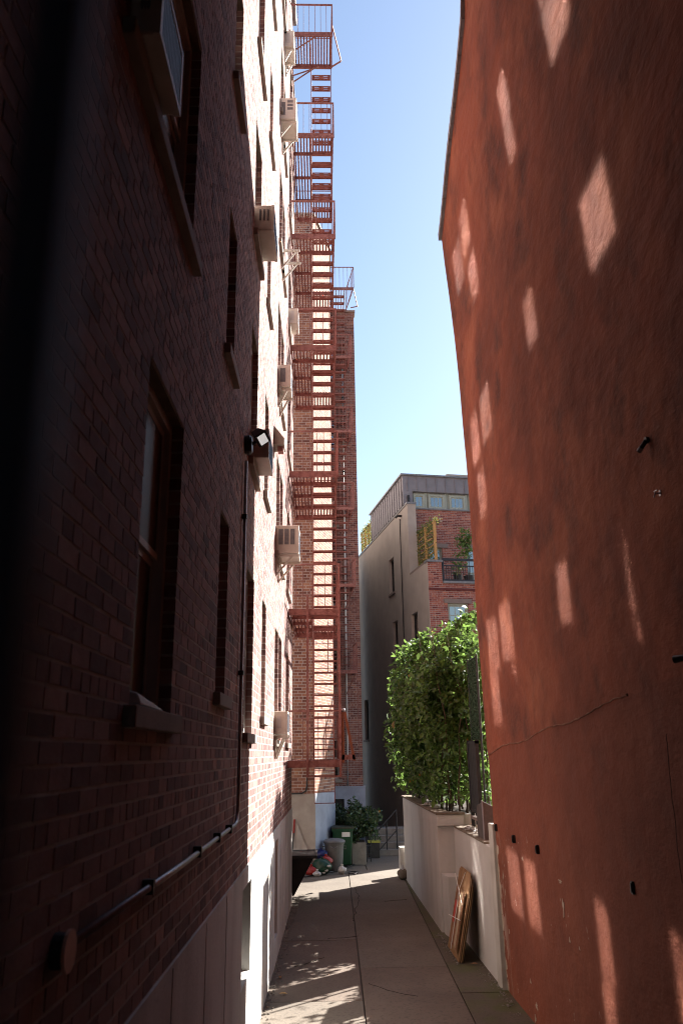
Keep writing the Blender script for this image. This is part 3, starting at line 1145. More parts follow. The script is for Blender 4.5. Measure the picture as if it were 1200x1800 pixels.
ac_unit('air_conditioner', 'highest air conditioner, beside the top platform', 13.35, 14.42, .5, .42, .20, 'panel', True)
ac_unit('air_conditioner', 'blue-shaded air conditioner on the edge between shadow and sunlight', 8.36, 6.16, .66, .36, .22, 'rows', False)
ac_unit('air_conditioner', 'blue-grey air conditioner directly behind the black floodlight', 8.3, 3.16, .62, .34, .20, 'rows', False)
ac_unit('air_conditioner', 'small air conditioner peeking out behind the fourth platform from the ground', 15.7, 9.15, .5, .38, .2, 'panel', False)
# an empty bracket
eb = thing('empty_bracket', 'empty white air conditioner bracket sticking out of the sunlit wall', 'bracket', LF.p(13.2, 8.9, .1))
k = MB()
for uu in (13.0, 13.4):
    k.bar(LF.p(uu, 9.12, 0), LF.p(uu, 9.12, .36), .03, .045)
    k.bar(LF.p(uu, 8.74, .015), LF.p(uu, 9.09, .28), .022, .03)
k.bar(LF.p(13.0, 9.12, .3), LF.p(13.4, 9.12, .3), .03, .03)
k.build('arm', 'ac_white', eb)

# ================================================================== SMALL THINGS ON THE LEFT WALL
GX = -.0605
def small_left():
    # conduit and its end box
    zc = -.58
    pts = [LF.p(2.95, zc, .03), LF.p(5, zc - .01, .03), LF.p(7.5, zc, .03), LF.p(7.6, zc + .015, .03), LF.p(7.68, zc + .09, .03), LF.p(7.70, zc + .25, .03), LF.p(7.72, 2.9, .03)]
    t = thing('conduit', 'grey steel conduit along the shaded brick wall, bending up to the floodlight', 'conduit', pts[0])
    MB().tube(pts, .017, 8).build('pipe_run', 'steel', t, smooth=True)
    for u in (4.1, 5.5, 6.4, 7.1):
        m = MB()
        LF.slab(m, u - .02, u + .02, zc - .035, zc + .03, .0, .052)
        m.build('clip', 'black_metal', t)
    for z in (.75, 2.3):
        m = MB()
        LF.slab(m, 7.68, 7.74, z - .02, z + .02, .0, .052)
        m.build('clip', 'black_metal', t)
    j = thing('junction_box', 'round junction box with a pale disc at the end of the conduit', 'electrical box', LF.p(2.85, zc, .05))
    c = Vector(LF.p(2.86, zc - .01, .05))
    n = Vector(LF.n)
    MB().tube([LF.p(2.86, zc - .01, 0), LF.p(2.86, zc - .01, .04)], .055, 16).build('box', 'black_metal', j, smooth=False)
    d = Vector((.25, -.97, 0))
    p0 = Vector(LF.p(2.86, zc - .02, .07))
    MB().tube([LF.p(2.86, zc - .01, .041), LF.p(2.86, zc - .01, .052)], .064, 20).build('cover_disc', 'pale_plate', j)
    # floodlight with motion head
    f = thing('floodlight', 'black floodlight head with white lens on the brick wall at the shadow edge', 'lamp', LF.p(7.85, 3.12, .05))
    MB().tube([LF.p(7.85, 3.13, 0), LF.p(7.85, 3.13, .05), LF.p(7.85, 3.13, .075)], [.10, .105, .085], 18).build('mount', 'black_plastic', f, smooth=False)
    MB().tube([LF.p(7.87, 3.15, .07), LF.p(7.86, 3.17, .12), LF.p(7.80, 3.17, .16)], .018, 8).build('arm', 'black_plastic', f, smooth=True)
    a = Vector(LF.p(7.80, 3.24, .12))
    ax = Vector((.45, -.62, -.64)).normalized()
    s = ax.cross(Vector((0, 1, 0))).normalized()
    up = s.cross(ax).normalized()
    def ring(c, w, h):
        return [c - s * w - up * h, c + s * w - up * h, c + s * w + up * h, c - s * w + up * h]
    hd = MB()
    hd.hexa(ring(a, .045, .05) + ring(a + ax * .17, .072, .075))
    ho = hd.build('head', 'black_plastic', f, bevel=.01)
    ln = MB()
    ln.hexa(ring(a + ax * .165, .045, .055) + ring(a + ax * .176, .045, .055))
    ln.build('lens', 'lens', ho)
    # vent hood
    v = thing('vent_hood', 'small sheet metal vent hood on the sunlit brick', 'vent', LF.p(11.9, 4.85, .05))
    m = MB()
    p = LF.p
    m.hexa([p(11.75, 4.70, 0), p(12.1, 4.70, 0), p(12.1, 4.70, .17), p(11.75, 4.70, .17), p(11.75, 5.02, 0), p(12.1, 5.02, 0), p(12.1, 4.80, .17), p(11.75, 4.80, .17)])
    m.build('hood', 'stone', v)
    m = MB()
    LF.slab(m, 11.85, 12.0, 4.62, 4.70, .06, .15)
    m.build('flap', 'iron', v)
    # window clutter: paper roll on the near lower sill
    r = thing('folded_paper', 'crumpled pale paper lying on the sill of the lower near window', 'paper', LF.p(3.9, .24, -.05))
    m = MB()
    m.hexa([p(3.7, .225, -.12), p(4.25, .225, -.12), p(4.3, .225, .02), p(3.72, .225, .03), p(3.72, .31, -.11), p(4.2, .27, -.11), p(4.25, .24, .0), p(3.73, .28, .01)])
    m.build('sheet', 'frame', r, bevel=.01)
    # foreground gate post, out of focus
    g = thing('gate_post', 'blurred blue-grey gate bar close to the lens at the far left', 'post', (GX, .15, -1.7))
    MB().box(GX - .007, GX + .007, .143, .157, -1.7, .6).build('shaft', 'post', g, bevel=.003)
    MB().box(GX - .010, GX + .010, .14, .16, .6, .61).build('cap', 'post', g)
    MB().box(GX - .05, GX + .045, .10, .20, -1.72, -1.69).build('foot_plate', 'post', g)
small_left()

# ================================================================== RED STUCCO HOUSE
def red_x(z):
    zs = [-4, -2.95, 0, 3.5, 6.5, 8.5, 10.5, 14]
    xs = [2.42, 2.40, 2.36, 2.33, 2.25, 2.13, 2.06, 2.04]
    return float(np.interp(z, zs, xs))

def red_house():
    t = thing('stucco_building', 'tall rust red stucco house wall along the right side, in shade', 'building', (2.4, 6, GZ))
    ys = np.concatenate([np.linspace(-8, 5, 14), np.linspace(5.4, 11.7, 30)])
    def top(y):
        return float(np.interp(y, [-8, 4.0, 8.6, 11.7], [19.0, 19.0, 10.0, 8.55]))  # near end raised out of view to shut out sky
    nz = 60
    v, f = [], []
    rg = np.random.default_rng(5)
    for i, y in enumerate(ys):
        for j in range(nz + 1):
            z = GZ - .3 + (top(y) - GZ + .3) * j / nz
            led = .012 * (1 if z > .02 + (11.7 - y) * .075 + .02 * math.sin(y * 3.1) else 0) if y > 3 else 0
            yy = y + (.012 * math.sin(z * 1.7) + .01 * math.sin(z * 4.1)) * (1 if i == len(ys) - 1 else 0)
            x = red_x(z) - led + .010 * math.sin(y * .9 + z * .6) + .006 * math.sin(y * 2.3 - z * 1.4)
            v.append((x, yy, z))
    for i in range(len(ys) - 1):
        for j in range(nz):
            a = i * (nz + 1) + j
            f.append((a, a + 1, a + nz + 2, a + nz + 1))
    m = MB()
    m.v, m.f = v, f
    m.build('wall', 'stucco', t, smooth=True)
    # end face and body
    b = MB()
    n0 = (len(ys) - 1) * (nz + 1)
    for j in range(nz):
        p, q = v[n0 + j], v[n0 + j + 1]
        b.quad(p, (9, p[1], p[2]), (9, q[1], q[2]), q)
    b.build('end_wall', 'stucco', t)
    bb = MB()
    for i in range(len(ys) - 1):
        a, c = v[i * (nz + 1) + nz], v[(i + 1) * (nz + 1) + nz]
        bb.quad(a, c, (9, c[1], c[2]), (9, a[1], a[2]))
    bb.build('roof', 'roof', t)
    # sheet metal flashing along the raking top
    fl = MB()
    for i in range(13, len(ys) - 1):
        a, c = v[i * (nz + 1) + nz], v[(i + 1) * (nz + 1) + nz]
        fl.hexa([(a[0] - .05, a[1], a[2] - .10), (a[0] + .25, a[1], a[2] - .10), (c[0] + .25, c[1] + .03, c[2] - .10), (c[0] - .05, c[1] + .03, c[2] - .10),
                 (a[0] - .05, a[1], a[2] + .03), (a[0] + .25, a[1], a[2] + .03), (c[0] + .25, c[1] + .03, c[2] + .03), (c[0] - .05, c[1] + .03, c[2] + .03)])
    fl.build('flashing', 'coping', t)
    return v
red_house()

def red_fixture(name, label, y, z, parts, cat, group=None):
    t = thing(name, label, cat, (red_x(z), y, z), group)
    for nm, m, mb in parts:
        mb.build(nm, m, t)
    return t
GP = 'black wall anchors on the red wall'
for (y, z, lab) in ((11.5, -.98, 'black anchor nearest the peeling edge of the red wall'), (10.5, -1.03, 'second black anchor from the peeling edge'),
                    (9.37, -1.03, 'third black anchor from the peeling edge'), (6.55, -1.0, 'lone black anchor in the darkest lower part of the red wall')):
    x = red_x(z) - .012
    a = MB().box(x - .018, x + .03, y - .016, y + .016, z - .045, z + .045)
    b = MB().box(x - .026, x - .019, y - .009, y + .009, z - .034, z + .034)
    red_fixture('wall_anchor', lab, y, z, [('plate', 'black_metal', a), ('bolt', 'black_plastic', b)], 'anchor', GP)
x = red_x(2.1) - .012
red_fixture('security_camera', 'small black security camera high on the dark red wall', 5.2, 2.06, [
    ('mount', 'black_plastic', MB().tube([(x + .03, 5.20, 2.10), (x - .025, 5.20, 2.10)], .024, 12)),
    ('body', 'black_plastic', MB().tube([(x - .02, 5.19, 2.095), (x - .06, 5.25, 2.03)], .017, 12)),
    ('lens_hood', 'steel', MB().tube([(x - .045, 5.227, 2.053), (x - .058, 5.248, 2.032)], .019, 12))], 'camera')
red_fixture('hose_tap', 'small corroded metal tap just below the security camera', 5.12, 1.68, [
    ('plate', 'steel', MB().box(x - .006, x + .03, 5.11, 5.14, 1.66, 1.70)),
    ('spout', 'steel', MB().tube([(x + .01, 5.125, 1.68), (x - .035, 5.13, 1.68), (x - .04, 5.14, 1.655)], .007, 8)),
    ('lever', 'steel', MB().bar((x - .03, 5.10, 1.695), (x - .03, 5.155, 1.70), .007, .007))], 'bracket')
red_fixture('wall_lamp', 'black lamp fitting at the right edge of the picture', 5.08, .56, [
    ('mount', 'black_plastic', MB().tube([(x + .05, 5.08, .56), (x - .01, 5.08, .56)], .025, 12)),
    ('head', 'black_plastic', MB().tube([(x - .01, 5.08, .56), (x - .05, 5.14, .555)], [.02, .026], 12))], 'lamp')

def wall_scars():
    rh = bpy.data.objects['stucco_building']
    rg = random.Random(9)
    def strip(name, m, pts, w0, w1, out=.004):
        mb = MB()
        prev = None
        for (y, z) in pts:
            w = rg.uniform(w0, w1)
            x = red_x(z) - .012 + .010 * math.sin(y * .9 + z * .6) + .006 * math.sin(y * 2.3 - z * 1.4)
            cur = (x, y, z, w)
            if prev:
                a, b = prev, cur
                mb.hexa([(a[0] - out, a[1], a[2] - a[3]), (a[0] + .03, a[1], a[2] - a[3]), (b[0] + .03, b[1], b[2] - b[3]), (b[0] - out, b[1], b[2] - b[3]),
                         (a[0] - out, a[1], a[2] + a[3]), (a[0] + .03, a[1], a[2] + a[3]), (b[0] + .03, b[1], b[2] + b[3]), (b[0] - out, b[1], b[2] + b[3])])
            prev = cur
        mb.build(name, m, rh)
    pts = []
    for i in range(90):
        y = 11.68 - i * .075
        pts.append((y, -.02 + .075 * (11.7 - y) + .02 * math.sin(y * 3.1) + rg.uniform(-.006, .006)))
    strip('render_seam', 'seam', pts[:74], .0015, .008)
    # dark hairline cracks
    for (y0, z0, n, dz, dy) in ((5.55, .1, 22, -.045, .004),):
        y, z = y0, z0
        cr = []
        for i in range(n):
            cr.append((y, z))
            y += dy + rg.uniform(-.012, .012)
            z += dz + rg.uniform(-.012, .012)
        mb = MB()
        for a, b in zip(cr[:-1], cr[1:]):
            xa, xb = [red_x(q[1]) - .014 + .010 * math.sin(q[0] * .9 + q[1] * .6) + .006 * math.sin(q[0] * 2.3 - q[1] * 1.4) for q in (a, b)]
            mb.bar((xa, a[0], a[1]), (xb, b[0], b[1]), .0035, .0035)
        mb.build('crack', 'crack', rh)
wall_scars()

def peeled_edge():
    rh = bpy.data.objects['stucco_building']
    rg = random.Random(23)
    def xs(y, z):
        return red_x(z) + .010 * math.sin(y * .9 + z * .6) + .006 * math.sin(y * 2.3 - z * 1.4)
    def patch(cy, cz, ry, rz, n=18, edge=None):
        pts = []
        ph = [rg.uniform(0, 6.3) for _ in range(3)]
        for k in range(n):
            a = 2 * math.pi * k / n
            r = 1 + .35 * math.sin(3 * a + ph[0]) + .25 * math.sin(5 * a + ph[1]) + rg.uniform(-.25, .25)
            y, z = cy + ry * r * math.cos(a), cz + rz * r * math.sin(a)
            if edge and y > edge:
                y = edge
            pts.append((y, z))
        mb = MB()
        mb.v = [(xs(y, z) - .0035, y, z) for y, z in pts] + [(xs(y, z) + .01, y, z) for y, z in pts]
        mb.v.append((xs(cy, cz) - .0035, min(cy, edge or cy), cz))
        mb.f = [(k, (k + 1) % n, 2 * n) for k in range(n)] + [(k, n + k, n + (k + 1) % n, (k + 1) % n) for k in range(n)]
        mb.build('bare_plaster', 'bare', rh)
    z = -1.30
    while z > GZ + .02:
        h = rg.uniform(.06, .17)
        w = rg.uniform(.02, .11) * (1.0 if z > -2.3 else .75)
        patch(11.66, z, w * 1.3, h, edge=11.685)
        z -= h * 1.15
    for (y, zz, a, b) in ((11.35, -1.55, .02, .05), (11.3, -1.75, .012, .03), (11.25, -2.2, .015, .025), (10.2, -1.22, .035, .02), (8.65, -1.25, .05, .015), (8.62, -1.48, .03, .07), (8.5, -1.75, .02, .02), (8.2, -1.76, .015, .015), (10.35, -2.55, .03, .02), (10.15, -2.75, .04, .03), (10.25, -2.9, .03, .03)):
        patch(y, zz, a, b, 12)
peeled_edge()

# ================================================================== WHITE GARDEN WALLS
def garden_walls():
    t = thing('planter_wall', 'high white rendered planter wall on the right with a brown cap', 'wall', (2.06, 18, GZ))
    b = MB()
    b.prism([(2.06, 15.17), (2.06, 21.35), (3.6, 21.35), (3.6, 15.17)], GZ - .2, -1.25)
    b.build('wall', 'white_wall', t, bevel=.01)
    # near upper lip, niche and pedestal
    MB().box(2.052, 2.53, 15.08, 15.16, -1.245, -1.06).build('lip', 'white_wall', t, bevel=.008)
    MB().box(2.052, 2.058, 15.16, 21.3, -1.26, -1.06).build('face_band', 'white_wall', t)
    MB().box(2.059, 3.55, 15.162, 15.25, -1.25, -1.06).build('upstand', 'white_wall', t)
    MB().box(2.059, 2.2, 15.25, 21.3, -1.25, -1.06).build('upstand', 'white_wall', t)
    MB().prism([(2.10, 15.0), (2.14, 14.72), (2.348, 14.72), (2.348, 15.17), (2.10, 15.17)], GZ - .1, -2.02).build('pedestal', 'white_wall', t, bevel=.01)
    MB().prism([(2.03, 15.06), (2.03, 21.4), (2.30, 21.4), (2.30, 15.3), (2.55, 15.3), (2.55, 15.06)], -1.058, -1.02).build('cap', 'cap_brown', t, bevel=.006)
    MB().box(2.3, 3.55, 15.3, 21.3, -1.25, -1.12).build('soil', 'soil', t)
    w = thing('garden_wall', 'low white wall between the planter and the red house', 'wall', (2.4, 13.2, GZ))
    MB().box(2.35, 2.62, 11.72, 15.165, GZ - .2, -1.27).build('wall', 'white_wall', w, bevel=.01)
    MB().box(2.335, 2.64, 12.3, 15.06, -1.268, -1.235).build('cap', 'cap_brown', w, bevel=.006)
    MB().box(2.33, 2.62, 11.62, 11.9, GZ - .2, -.95).build('end_pier', 'plinth_wing', w, bevel=.01)
    lp = thing('low_post', 'short white block at the far foot of the planter wall', 'block', (2.05, 21.8, GZ))
    MB().box(1.95, 2.25, 21.42, 21.75, GZ - .1, -2.25).build('block_body', 'white_wall', lp, bevel=.01)
    # coils of silvery wire on the wall tops
    for (x, y, z, lab) in ((2.15, 17.0, -1.01, 'farther coil of bright wire lying on the planter cap'), (2.17, 16.2, -1.01, 'nearer coil of bright wire on the planter cap'),
                           (2.45, 14.0, -1.225, 'coil of bright wire on the low wall beside the fence'), (2.46, 13.3, -1.225, 'coil of bright wire on the low wall nearest the red house')):
        c = thing('wire_coil', lab, 'wire', (x, y, z), 'wire coils on the walls')
        m = MB()
        pts = []
        for i in range(50):
            a = i / 50 * 2 * math.pi * 3
            rr = .075 + .02 * math.sin(i * .9)
            pts.append((x + rr * math.cos(a), y + rr * 2.6 * math.sin(a), z + .012 + .0009 * i + .006 * math.sin(i * 1.3)))
        m.tube(pts, .006, 5)
        m.build('loop', 'wire', c, smooth=True)
garden_walls()

def fences():
    t = thing('black_fence', 'black slatted fence panel rising behind the low white wall', 'fence', (2.62, 14.3, -1.2))
    MB().box(2.60, 2.66, 13.95, 14.75, -.98, -.93).build('rail', 'dark_slat', t)
    MB().box(2.60, 2.66, 13.95, 14.75, .14, .18).build('rail', 'dark_slat', t)
    for y in (13.98, 14.72):
        MB().box(2.60, 2.66, y - .03, y + .03, -1.23, .2).build('post', 'dark_slat', t)
    for i in range(5):
        y = 14.06 + i * .145
        MB().box(2.612, 2.642, y - .068, y + .068, -.93, .14).build('slat', 'dark_slat', t)
    for z in (-1.05,):
        MB().box(2.59, 2.67, 13.95, 14.75, z - .05, z).build('base_rail', 'render_brown', t)
    s = thing('green_screen', 'tall dark green privacy mesh above the black fence', 'screen', (2.68, 14, .2))
    for y in (13.85, 14.7):
        MB().tube([(2.69, y, -1.2), (2.69, y, 1.62)], .018, 8).build('post', 'black_metal', s)
    m = MB()
    nx, nz = 26, 34
    rg = random.Random(3)
    for i in range(nx):
        for j in range(nz):
            y = 13.85 + .85 * (i + rg.random() * .5) / nx
            z = .2 + 1.4 * (j + rg.random() * .5) / nz
            m.bar((2.69 + rg.uniform(-.015, .015), y, z), (2.69 + rg.uniform(-.02, .02), y + rg.uniform(.02, .05), z + rg.uniform(-.03, .05)), .012, .02)
    MB().box(2.693, 2.699, 13.87, 14.68, .2, 1.6).build('backing', 'screen_green', s)
    o = m.build('mesh_weave', 'screen_green', s)
    o['kind'] = 'stuff'
    bx = thing('wooden_box', 'dark brown box-shaped sill plate at the end of the low wall', 'box', (2.42, 12.9, -1.2))
    MB().hexa([(2.40, 12.55, -1.33), (2.56, 12.55, -1.33), (2.56, 13.1, -1.33), (2.40, 13.1, -1.33),
               (2.40, 12.55, -.70), (2.56, 12.55, -.78), (2.56, 13.1, -.86), (2.40, 13.1, -.80)]).build('board', 'box_brown', bx, bevel=.008)
    MB().box(2.385, 2.40, 12.54, 12.58, -1.34, -.69).build('edge_strip', 'zinc', bx)
fences()

# ================================================================== FOLIAGE
def leaves(name, pts, nrm, size, m, parent, seed=1, flat=.35):
    """many folded leaf faces; pts Nx3, nrm Nx3 preferred facing"""
    rg = np.random.default_rng(seed)
    n = len(pts)
    a = rg.normal(size=(n, 3))
    a = a * flat + nrm * (1 - flat)
    a /= np.linalg.norm(a, axis=1)[:, None]
    r = rg.normal(size=(n, 3))
    t = np.cross(a, r)
    t /= np.linalg.norm(t, axis=1)[:, None]
    b = np.cross(a, t)
    L = (size * rg.uniform(.5, 1.35, n))[:, None]
    Wd = L * rg.uniform(.42, .58, n)[:, None]
    fold = a * Wd * .22
    p0 = pts
    p1 = pts + t * L * .35 + b * Wd * .5 + fold
    p2 = pts + t * L * .75 + b * Wd * .38 + fold * .8
    p3 = pts + t * L - a * L * .10
    p4 = pts + t * L * .75 - b * Wd * .38 + fold * .8
    p5 = pts + t * L * .35 - b * Wd * .5 + fold
    p6 = pts + t * L * .5
    v = np.stack([p0, p1, p2, p3, p4, p5, p6], 1).reshape(-1, 3) - np.array(ORG[parent.name])
    F = np.array([(0, 1, 6), (1, 2, 6), (2, 3, 6), (3, 4, 6), (4, 5, 6), (5, 0, 6)])
    f = (F[None] + (np.arange(n) * 7)[:, None, None]).reshape(-1, 3)
    me = bpy.data.meshes.new(name)
    me.vertices.add(len(v))
    me.vertices.foreach_set('co', v.astype(np.float32).ravel())
    me.loops.add(f.size)
    me.loops.foreach_set('vertex_index', f.astype(np.int32).ravel())
    me.polygons.add(len(f))
    me.polygons.foreach_set('loop_start', np.arange(0, f.size, 3, dtype=np.int32))
    me.polygons.foreach_set('loop_total', np.full(len(f), 3, dtype=np.int32))
    at = me.attributes.new('lv', 'FLOAT', 'POINT')
    at.data.foreach_set('value', np.repeat(rg.uniform(0, 1, n).astype(np.float32), 7))
    me.materials.append(M[m])
    me.update(calc_edges=True)
    ob = bpy.data.objects.new(name, me)
    COL.objects.link(ob)
    ob.parent = parent
    ob['kind'] = 'stuff'
    return ob

def hedge():
    t = thing('hedge_shrub', 'tall leafy green shrub in the white planter, sunlit from behind', 'shrub', (2.7, 18, -1.15))
    rg = np.random.default_rng(21)
    # stems
    tips = []
    nst = 64
    for i in range(nst):
        x = rg.uniform(2.3, 3.3)
        y = rg.uniform(15.5, 21.0)
        fh = np.interp(y, [15.2, 16.5, 18.5, 21.2], [3.75, 3.95, 3.75, 3.45])
        h = fh * rg.uniform(.72, 1.0)
        lean = np.array([rg.uniform(-.62, .22), rg.uniform(-.4, .4), 0])
        pts, rs = [], []
        for k in range(7):
            f = k / 6
            pts.append(np.array([x, y, -1.14]) + lean * f ** 1.6 + np.array([rg.normal(0, .03), rg.normal(0, .03), h * f]))
            rs.append(.020 * (1 - .8 * f))
        MB().tube([tuple(p) for p in pts], rs, 5).build('stem', 'bark', t, smooth=True)
        for k in range(20):
            f = rg.uniform(.06, 1.0)
            q = np.array([np.interp(f * 6, range(7), [p[j] for p in pts]) for j in range(3)])
            tips.append((q, f))
    P, N = [], []
    for q, f in tips:
        ln = rg.uniform(.22, .62) * (1.1 - .4 * f)
        d = rg.normal(size=3)
        d[2] = abs(d[2]) * .7 + .15
        d[0] -= .25
        d /= np.linalg.norm(d)
        n = int(rg.integers(30, 52))
        ff = rg.uniform(.1, 1, n) ** .7
        pp = q + d * ln * ff[:, None] + rg.normal(size=(n, 3)) * .065
        P.append(pp)
        nn = rg.normal(size=(n, 3)) * .5 + np.array([-.15, -.25, .75])
        N.append(nn)
    P = np.concatenate(P)
    N = np.concatenate(N)
    keep = (P[:, 0] > 1.80 + .12 * np.sin(P[:, 2] * 2.2 + P[:, 1])) & (P[:, 0] < 3.7) & (P[:, 2] > -.95) & (P[:, 1] < 21.55) & (P[:, 1] > 14.9)
    # thinner near the bottom
    keep &= rg.random(len(P)) < np.interp(P[:, 2], [-1, -.5, .3, 2], [.45, .85, 1, 1])
    keep &= ~((P[:, 1] < 18.0) & (P[:, 2] < .25) & (rg.random(len(P)) < .6))
    P, N = P[keep], N[keep]
    ns = 640
    Q, K = [], []
    for i in range(ns):
        y = rg.uniform(15.35, 21.45)
        tp = np.interp(y, [15.2, 16.5, 18.5, 21.5], [2.45, 2.65, 2.45, 2.05])
        if rg.random() < .68:
            z = rg.uniform(-.85, tp)
            f = (z + .9) / (tp + .9)
            xl = np.interp(f, [0, .25, .6, .85, 1], [2.16, 1.95, 1.90, 2.02, 2.3]) + .10 * math.sin(y * 2.1 + z * 3) + .07 * math.sin(y * 5 - z * 4)
            c = np.array([xl + rg.uniform(0, .2), y, z])
            nn = np.array([-.75, -.35, .45])
            if z < .2 and y < 18 and rg.random() < .6:
                continue
        else:
            c = np.array([rg.uniform(2.1, 3.3), y, tp + rg.normal(0, .09)])
            nn = np.array([-.1, -.2, .95])
        k = int(rg.integers(9, 16))
        dd = nn + rg.normal(size=3) * .35
        Q.append(c + dd * (rg.uniform(0, .22, k)[:, None]) + rg.normal(size=(k, 3)) * .05)
        K.append(nn + rg.normal(size=(k, 3)) * .45)
    Q, K = np.concatenate(Q), np.concatenate(K)
    lim = lambda A: A[:, 2] < .92 * A[:, 0] - .15 + .36 * np.maximum(0, A[:, 1] - 17.4) + .16 * np.sin(A[:, 1] * 3.1) + .10 * np.sin(A[:, 1] * 7.7 + A[:, 0] * 4)
    kq, kp = lim(Q), lim(P)
    Q, K, P, N = Q[kq], K[kq], P[kp], N[kp]
    leaves('outer_foliage', Q, K / np.linalg.norm(K, axis=1)[:, None], .145, 'leaf', t, 15, .35)
    leaves('foliage', P, N / np.linalg.norm(N, axis=1)[:, None], .12, 'leaf', t, 5, .45)
hedge()

# ================================================================== TOWNHOUSE
def townhouse():
    P0 = np.array([4.01, 29.0])
    d = np.array([-.165, .986])
    e = np.array([.986, .165])
    t = thing('townhouse', 'grey rendered and red brick townhouse with a zinc penthouse at the end of the alley', 'house', (4.5, 31, GZ))
    SD = Frame(P0, d, (-.986, -.165))          # side face, u = back from front corner
    SB = 2.80
    WD = 5.7
    FR = Frame(P0, e, (.165, -.986))           # lower front, u = to the right
    F2 = Frame(P0 + d * SB, e, (.165, -.986))  # upper set back front
    zL = 6.93
    zU = 9.95
    zP = 11.25
    DEP = 15.0
    # side openings
    sh = [(4.86, 5.66, 6.68, 8.22), (4.57, 5.35, 3.84, 5.40), (1.55, 2.43, 3.6, 5.25), (10.45, 11.3, .64, 2.5)]
    low = [h for h in sh if h[3] < zL]
    core_wall(SD, 0, SB, GZ - .2, zL - .08, [h for h in low if h[1] < SB], e=0, depth=.2, grow=0).build('side_wall', 'render_grey', t)
    core_wall(SD, SB, DEP, GZ - .2, zU - .08, [h for h in sh if h[0] > SB], e=0, depth=.2, grow=0).build('side_wall', 'render_grey', t)
    for a, b, c, z in sh:
        window(SD, t, a, b, c, z, e=-.12, fm='black_metal', glass='glass_dark', sill=True, sill_m='render_brown', sill_out=.06, lint=False, fw=.05)
    # body solids
    def blk(u0, u1, v0, v1, z0, z1, m, nm):
        q = lambda u, v: tuple(P0 + e * u + d * v)
        return MB().prism([q(u0, v0), q(u1, v0), q(u1, v1), q(u0, v1)], z0, z1).build(nm, m, t)
    blk(.22, WD, .22, SB, GZ - .2, 6.05, 'render_grey', 'house_body')
    blk(.22, WD, SB + .22, DEP, GZ - .2, zU - .3, 'render_grey', 'house_body')
    blk(0.0, .34, -.03, SB - .42, zL - .08, zL, 'render_brown', 'parapet_cap')
    blk(0.003, .3, 0.02, SB - .42, 6.05, zL - .081, 'render_grey', 'parapet')
    blk(-.03, .38, SB - .45, DEP, zU - .08, zU, 'coping', 'parapet_cap')
    # end of the party wall standing proud of the brick
    blk(-.002, .36, SB - .42, SB + .25, zL - .5, zU - .081, 'render_grey', 'party_wall_end')
    # set back brick front with glazed attic band
    h2 = [(.98, 1.55, 6.1, 8.15), (2.6, 3.6, 6.1, 8.15)]
    core_wall(F2, .36, WD, 6.0, 9.78, h2).build('upper_front', 'mortar_dark', t)
    brick_object('brick_courses', bricks(F2, .36, WD - 1.2, 6.0, 9.78, CW, .215, h2, seed=31, depth=.05), 'brick_house', t, 'stuff')
    for a, b, c, z in h2:
        window(F2, t, a, b, c, z, e=-.1, fm='sage', glass='glass_dark', sill=False, lint=False)
        m = MB()
        F2.slab(m, a - .2, b + .25, z + .002, z + .18, -.05, .03)
        m.build('lintel', 'render_brown', t)
    m = MB()
    F2.slab(m, .36, WD, 9.785, 9.84, -.1, .05)
    m.build('ledge', 'coping', t)
    m = MB()
    F2.slab(m, .36, WD, 9.84, 10.56, -.22, -.16)
    m.build('attic_band', 'sage', t)
    for (a, b, n) in ((.42, .93, 2), (1.08, 1.80, 3), (2.0, 2.72, 3), (2.9, 3.6, 3)):
        window(F2, t, a, b, 9.845, 10.5, e=-.08, fm='sage', glass='glass', muntin=(n, 1), sill=False, sash=False, lint=False, fw=.09)
        m = MB()
        F2.slab(m, b + .01, b + .07, 9.845, 10.55, -.155, -.09)
        m.build('mullion', 'sage', t)
    # zinc penthouse with standing seams
    z0 = 10.57
    m = MB()
    F2.slab(m, -.05, WD, z0, zP, -5.9, .02)
    zc = m.build('penthouse', 'zinc', t)
    m = MB()
    F2.slab(m, -.05, .36, zU + .002, z0 - .002, -.3, .018)
    m.build('corner_panel', 'zinc', t)
    m = MB()
    SD.slab(m, SB + .02, SB + 5.95, zU + .003, z0 - .004, -.3, .05)
    m.build('side_panel', 'zinc', t)
    for i in range(9):
        u = .16 + i * .42
        m = MB()
        F2.slab(m, u - .012, u + .012, z0 + .01, zP - .06, .0, .055)
        m.build('seam', 'zinc', zc)
    for i in range(15):
        u = SB + .2 + i * .40
        m = MB()
        SD.slab(m, u - .012, u + .012, zU + .01, zP - .06, .03, .085)
        m.build('seam', 'zinc', zc)
    m = MB()
    F2.slab(m, -.14, WD, zP, zP + .07, -5.98, .10)
    m.build('roof_edge', 'coping', t)
    m = MB()
    F2.slab(m, .12, .20, 10.02, 10.36, .02, .12)
    m.build('wall_lantern', 'black_metal', t)
    # lower brick front
    h1 = [(.72, 1.52, 3.7, 5.30), (2.5, 3.3, 3.7, 5.30), (.72, 1.52, .3, 2.0), (2.5, 3.3, .3, 2.0)]
    core_wall(FR, 0, WD, GZ - .2, 6.05, h1).build('lower_front', 'mortar_dark', t)
    core_wall(FR, 0, .56, 6.05, zL - .083, []).build('pier', 'mortar_dark', t)
    brick_object('brick_courses', bricks(FR, 0.02, WD, -.5, 6.05, CW, .215, h1, seed=32, depth=.05), 'brick_house', t, 'stuff')
    brick_object('brick_courses', bricks(FR, 0.02, .56, 6.05, zL - .09, CW, .215, [], seed=33, depth=.05), 'brick_house', t, 'stuff')
    m = MB()
    FR.slab(m, -.03, .60, zL - .08, zL + .002, -.32, .05)
    m.build('pier_cap', 'coping', t)
    m = MB()
    FR.slab(m, .57, WD, 6.05, 6.13, -.2, .06)
    m.build('balcony_sill', 'coping', t)
    m = MB()
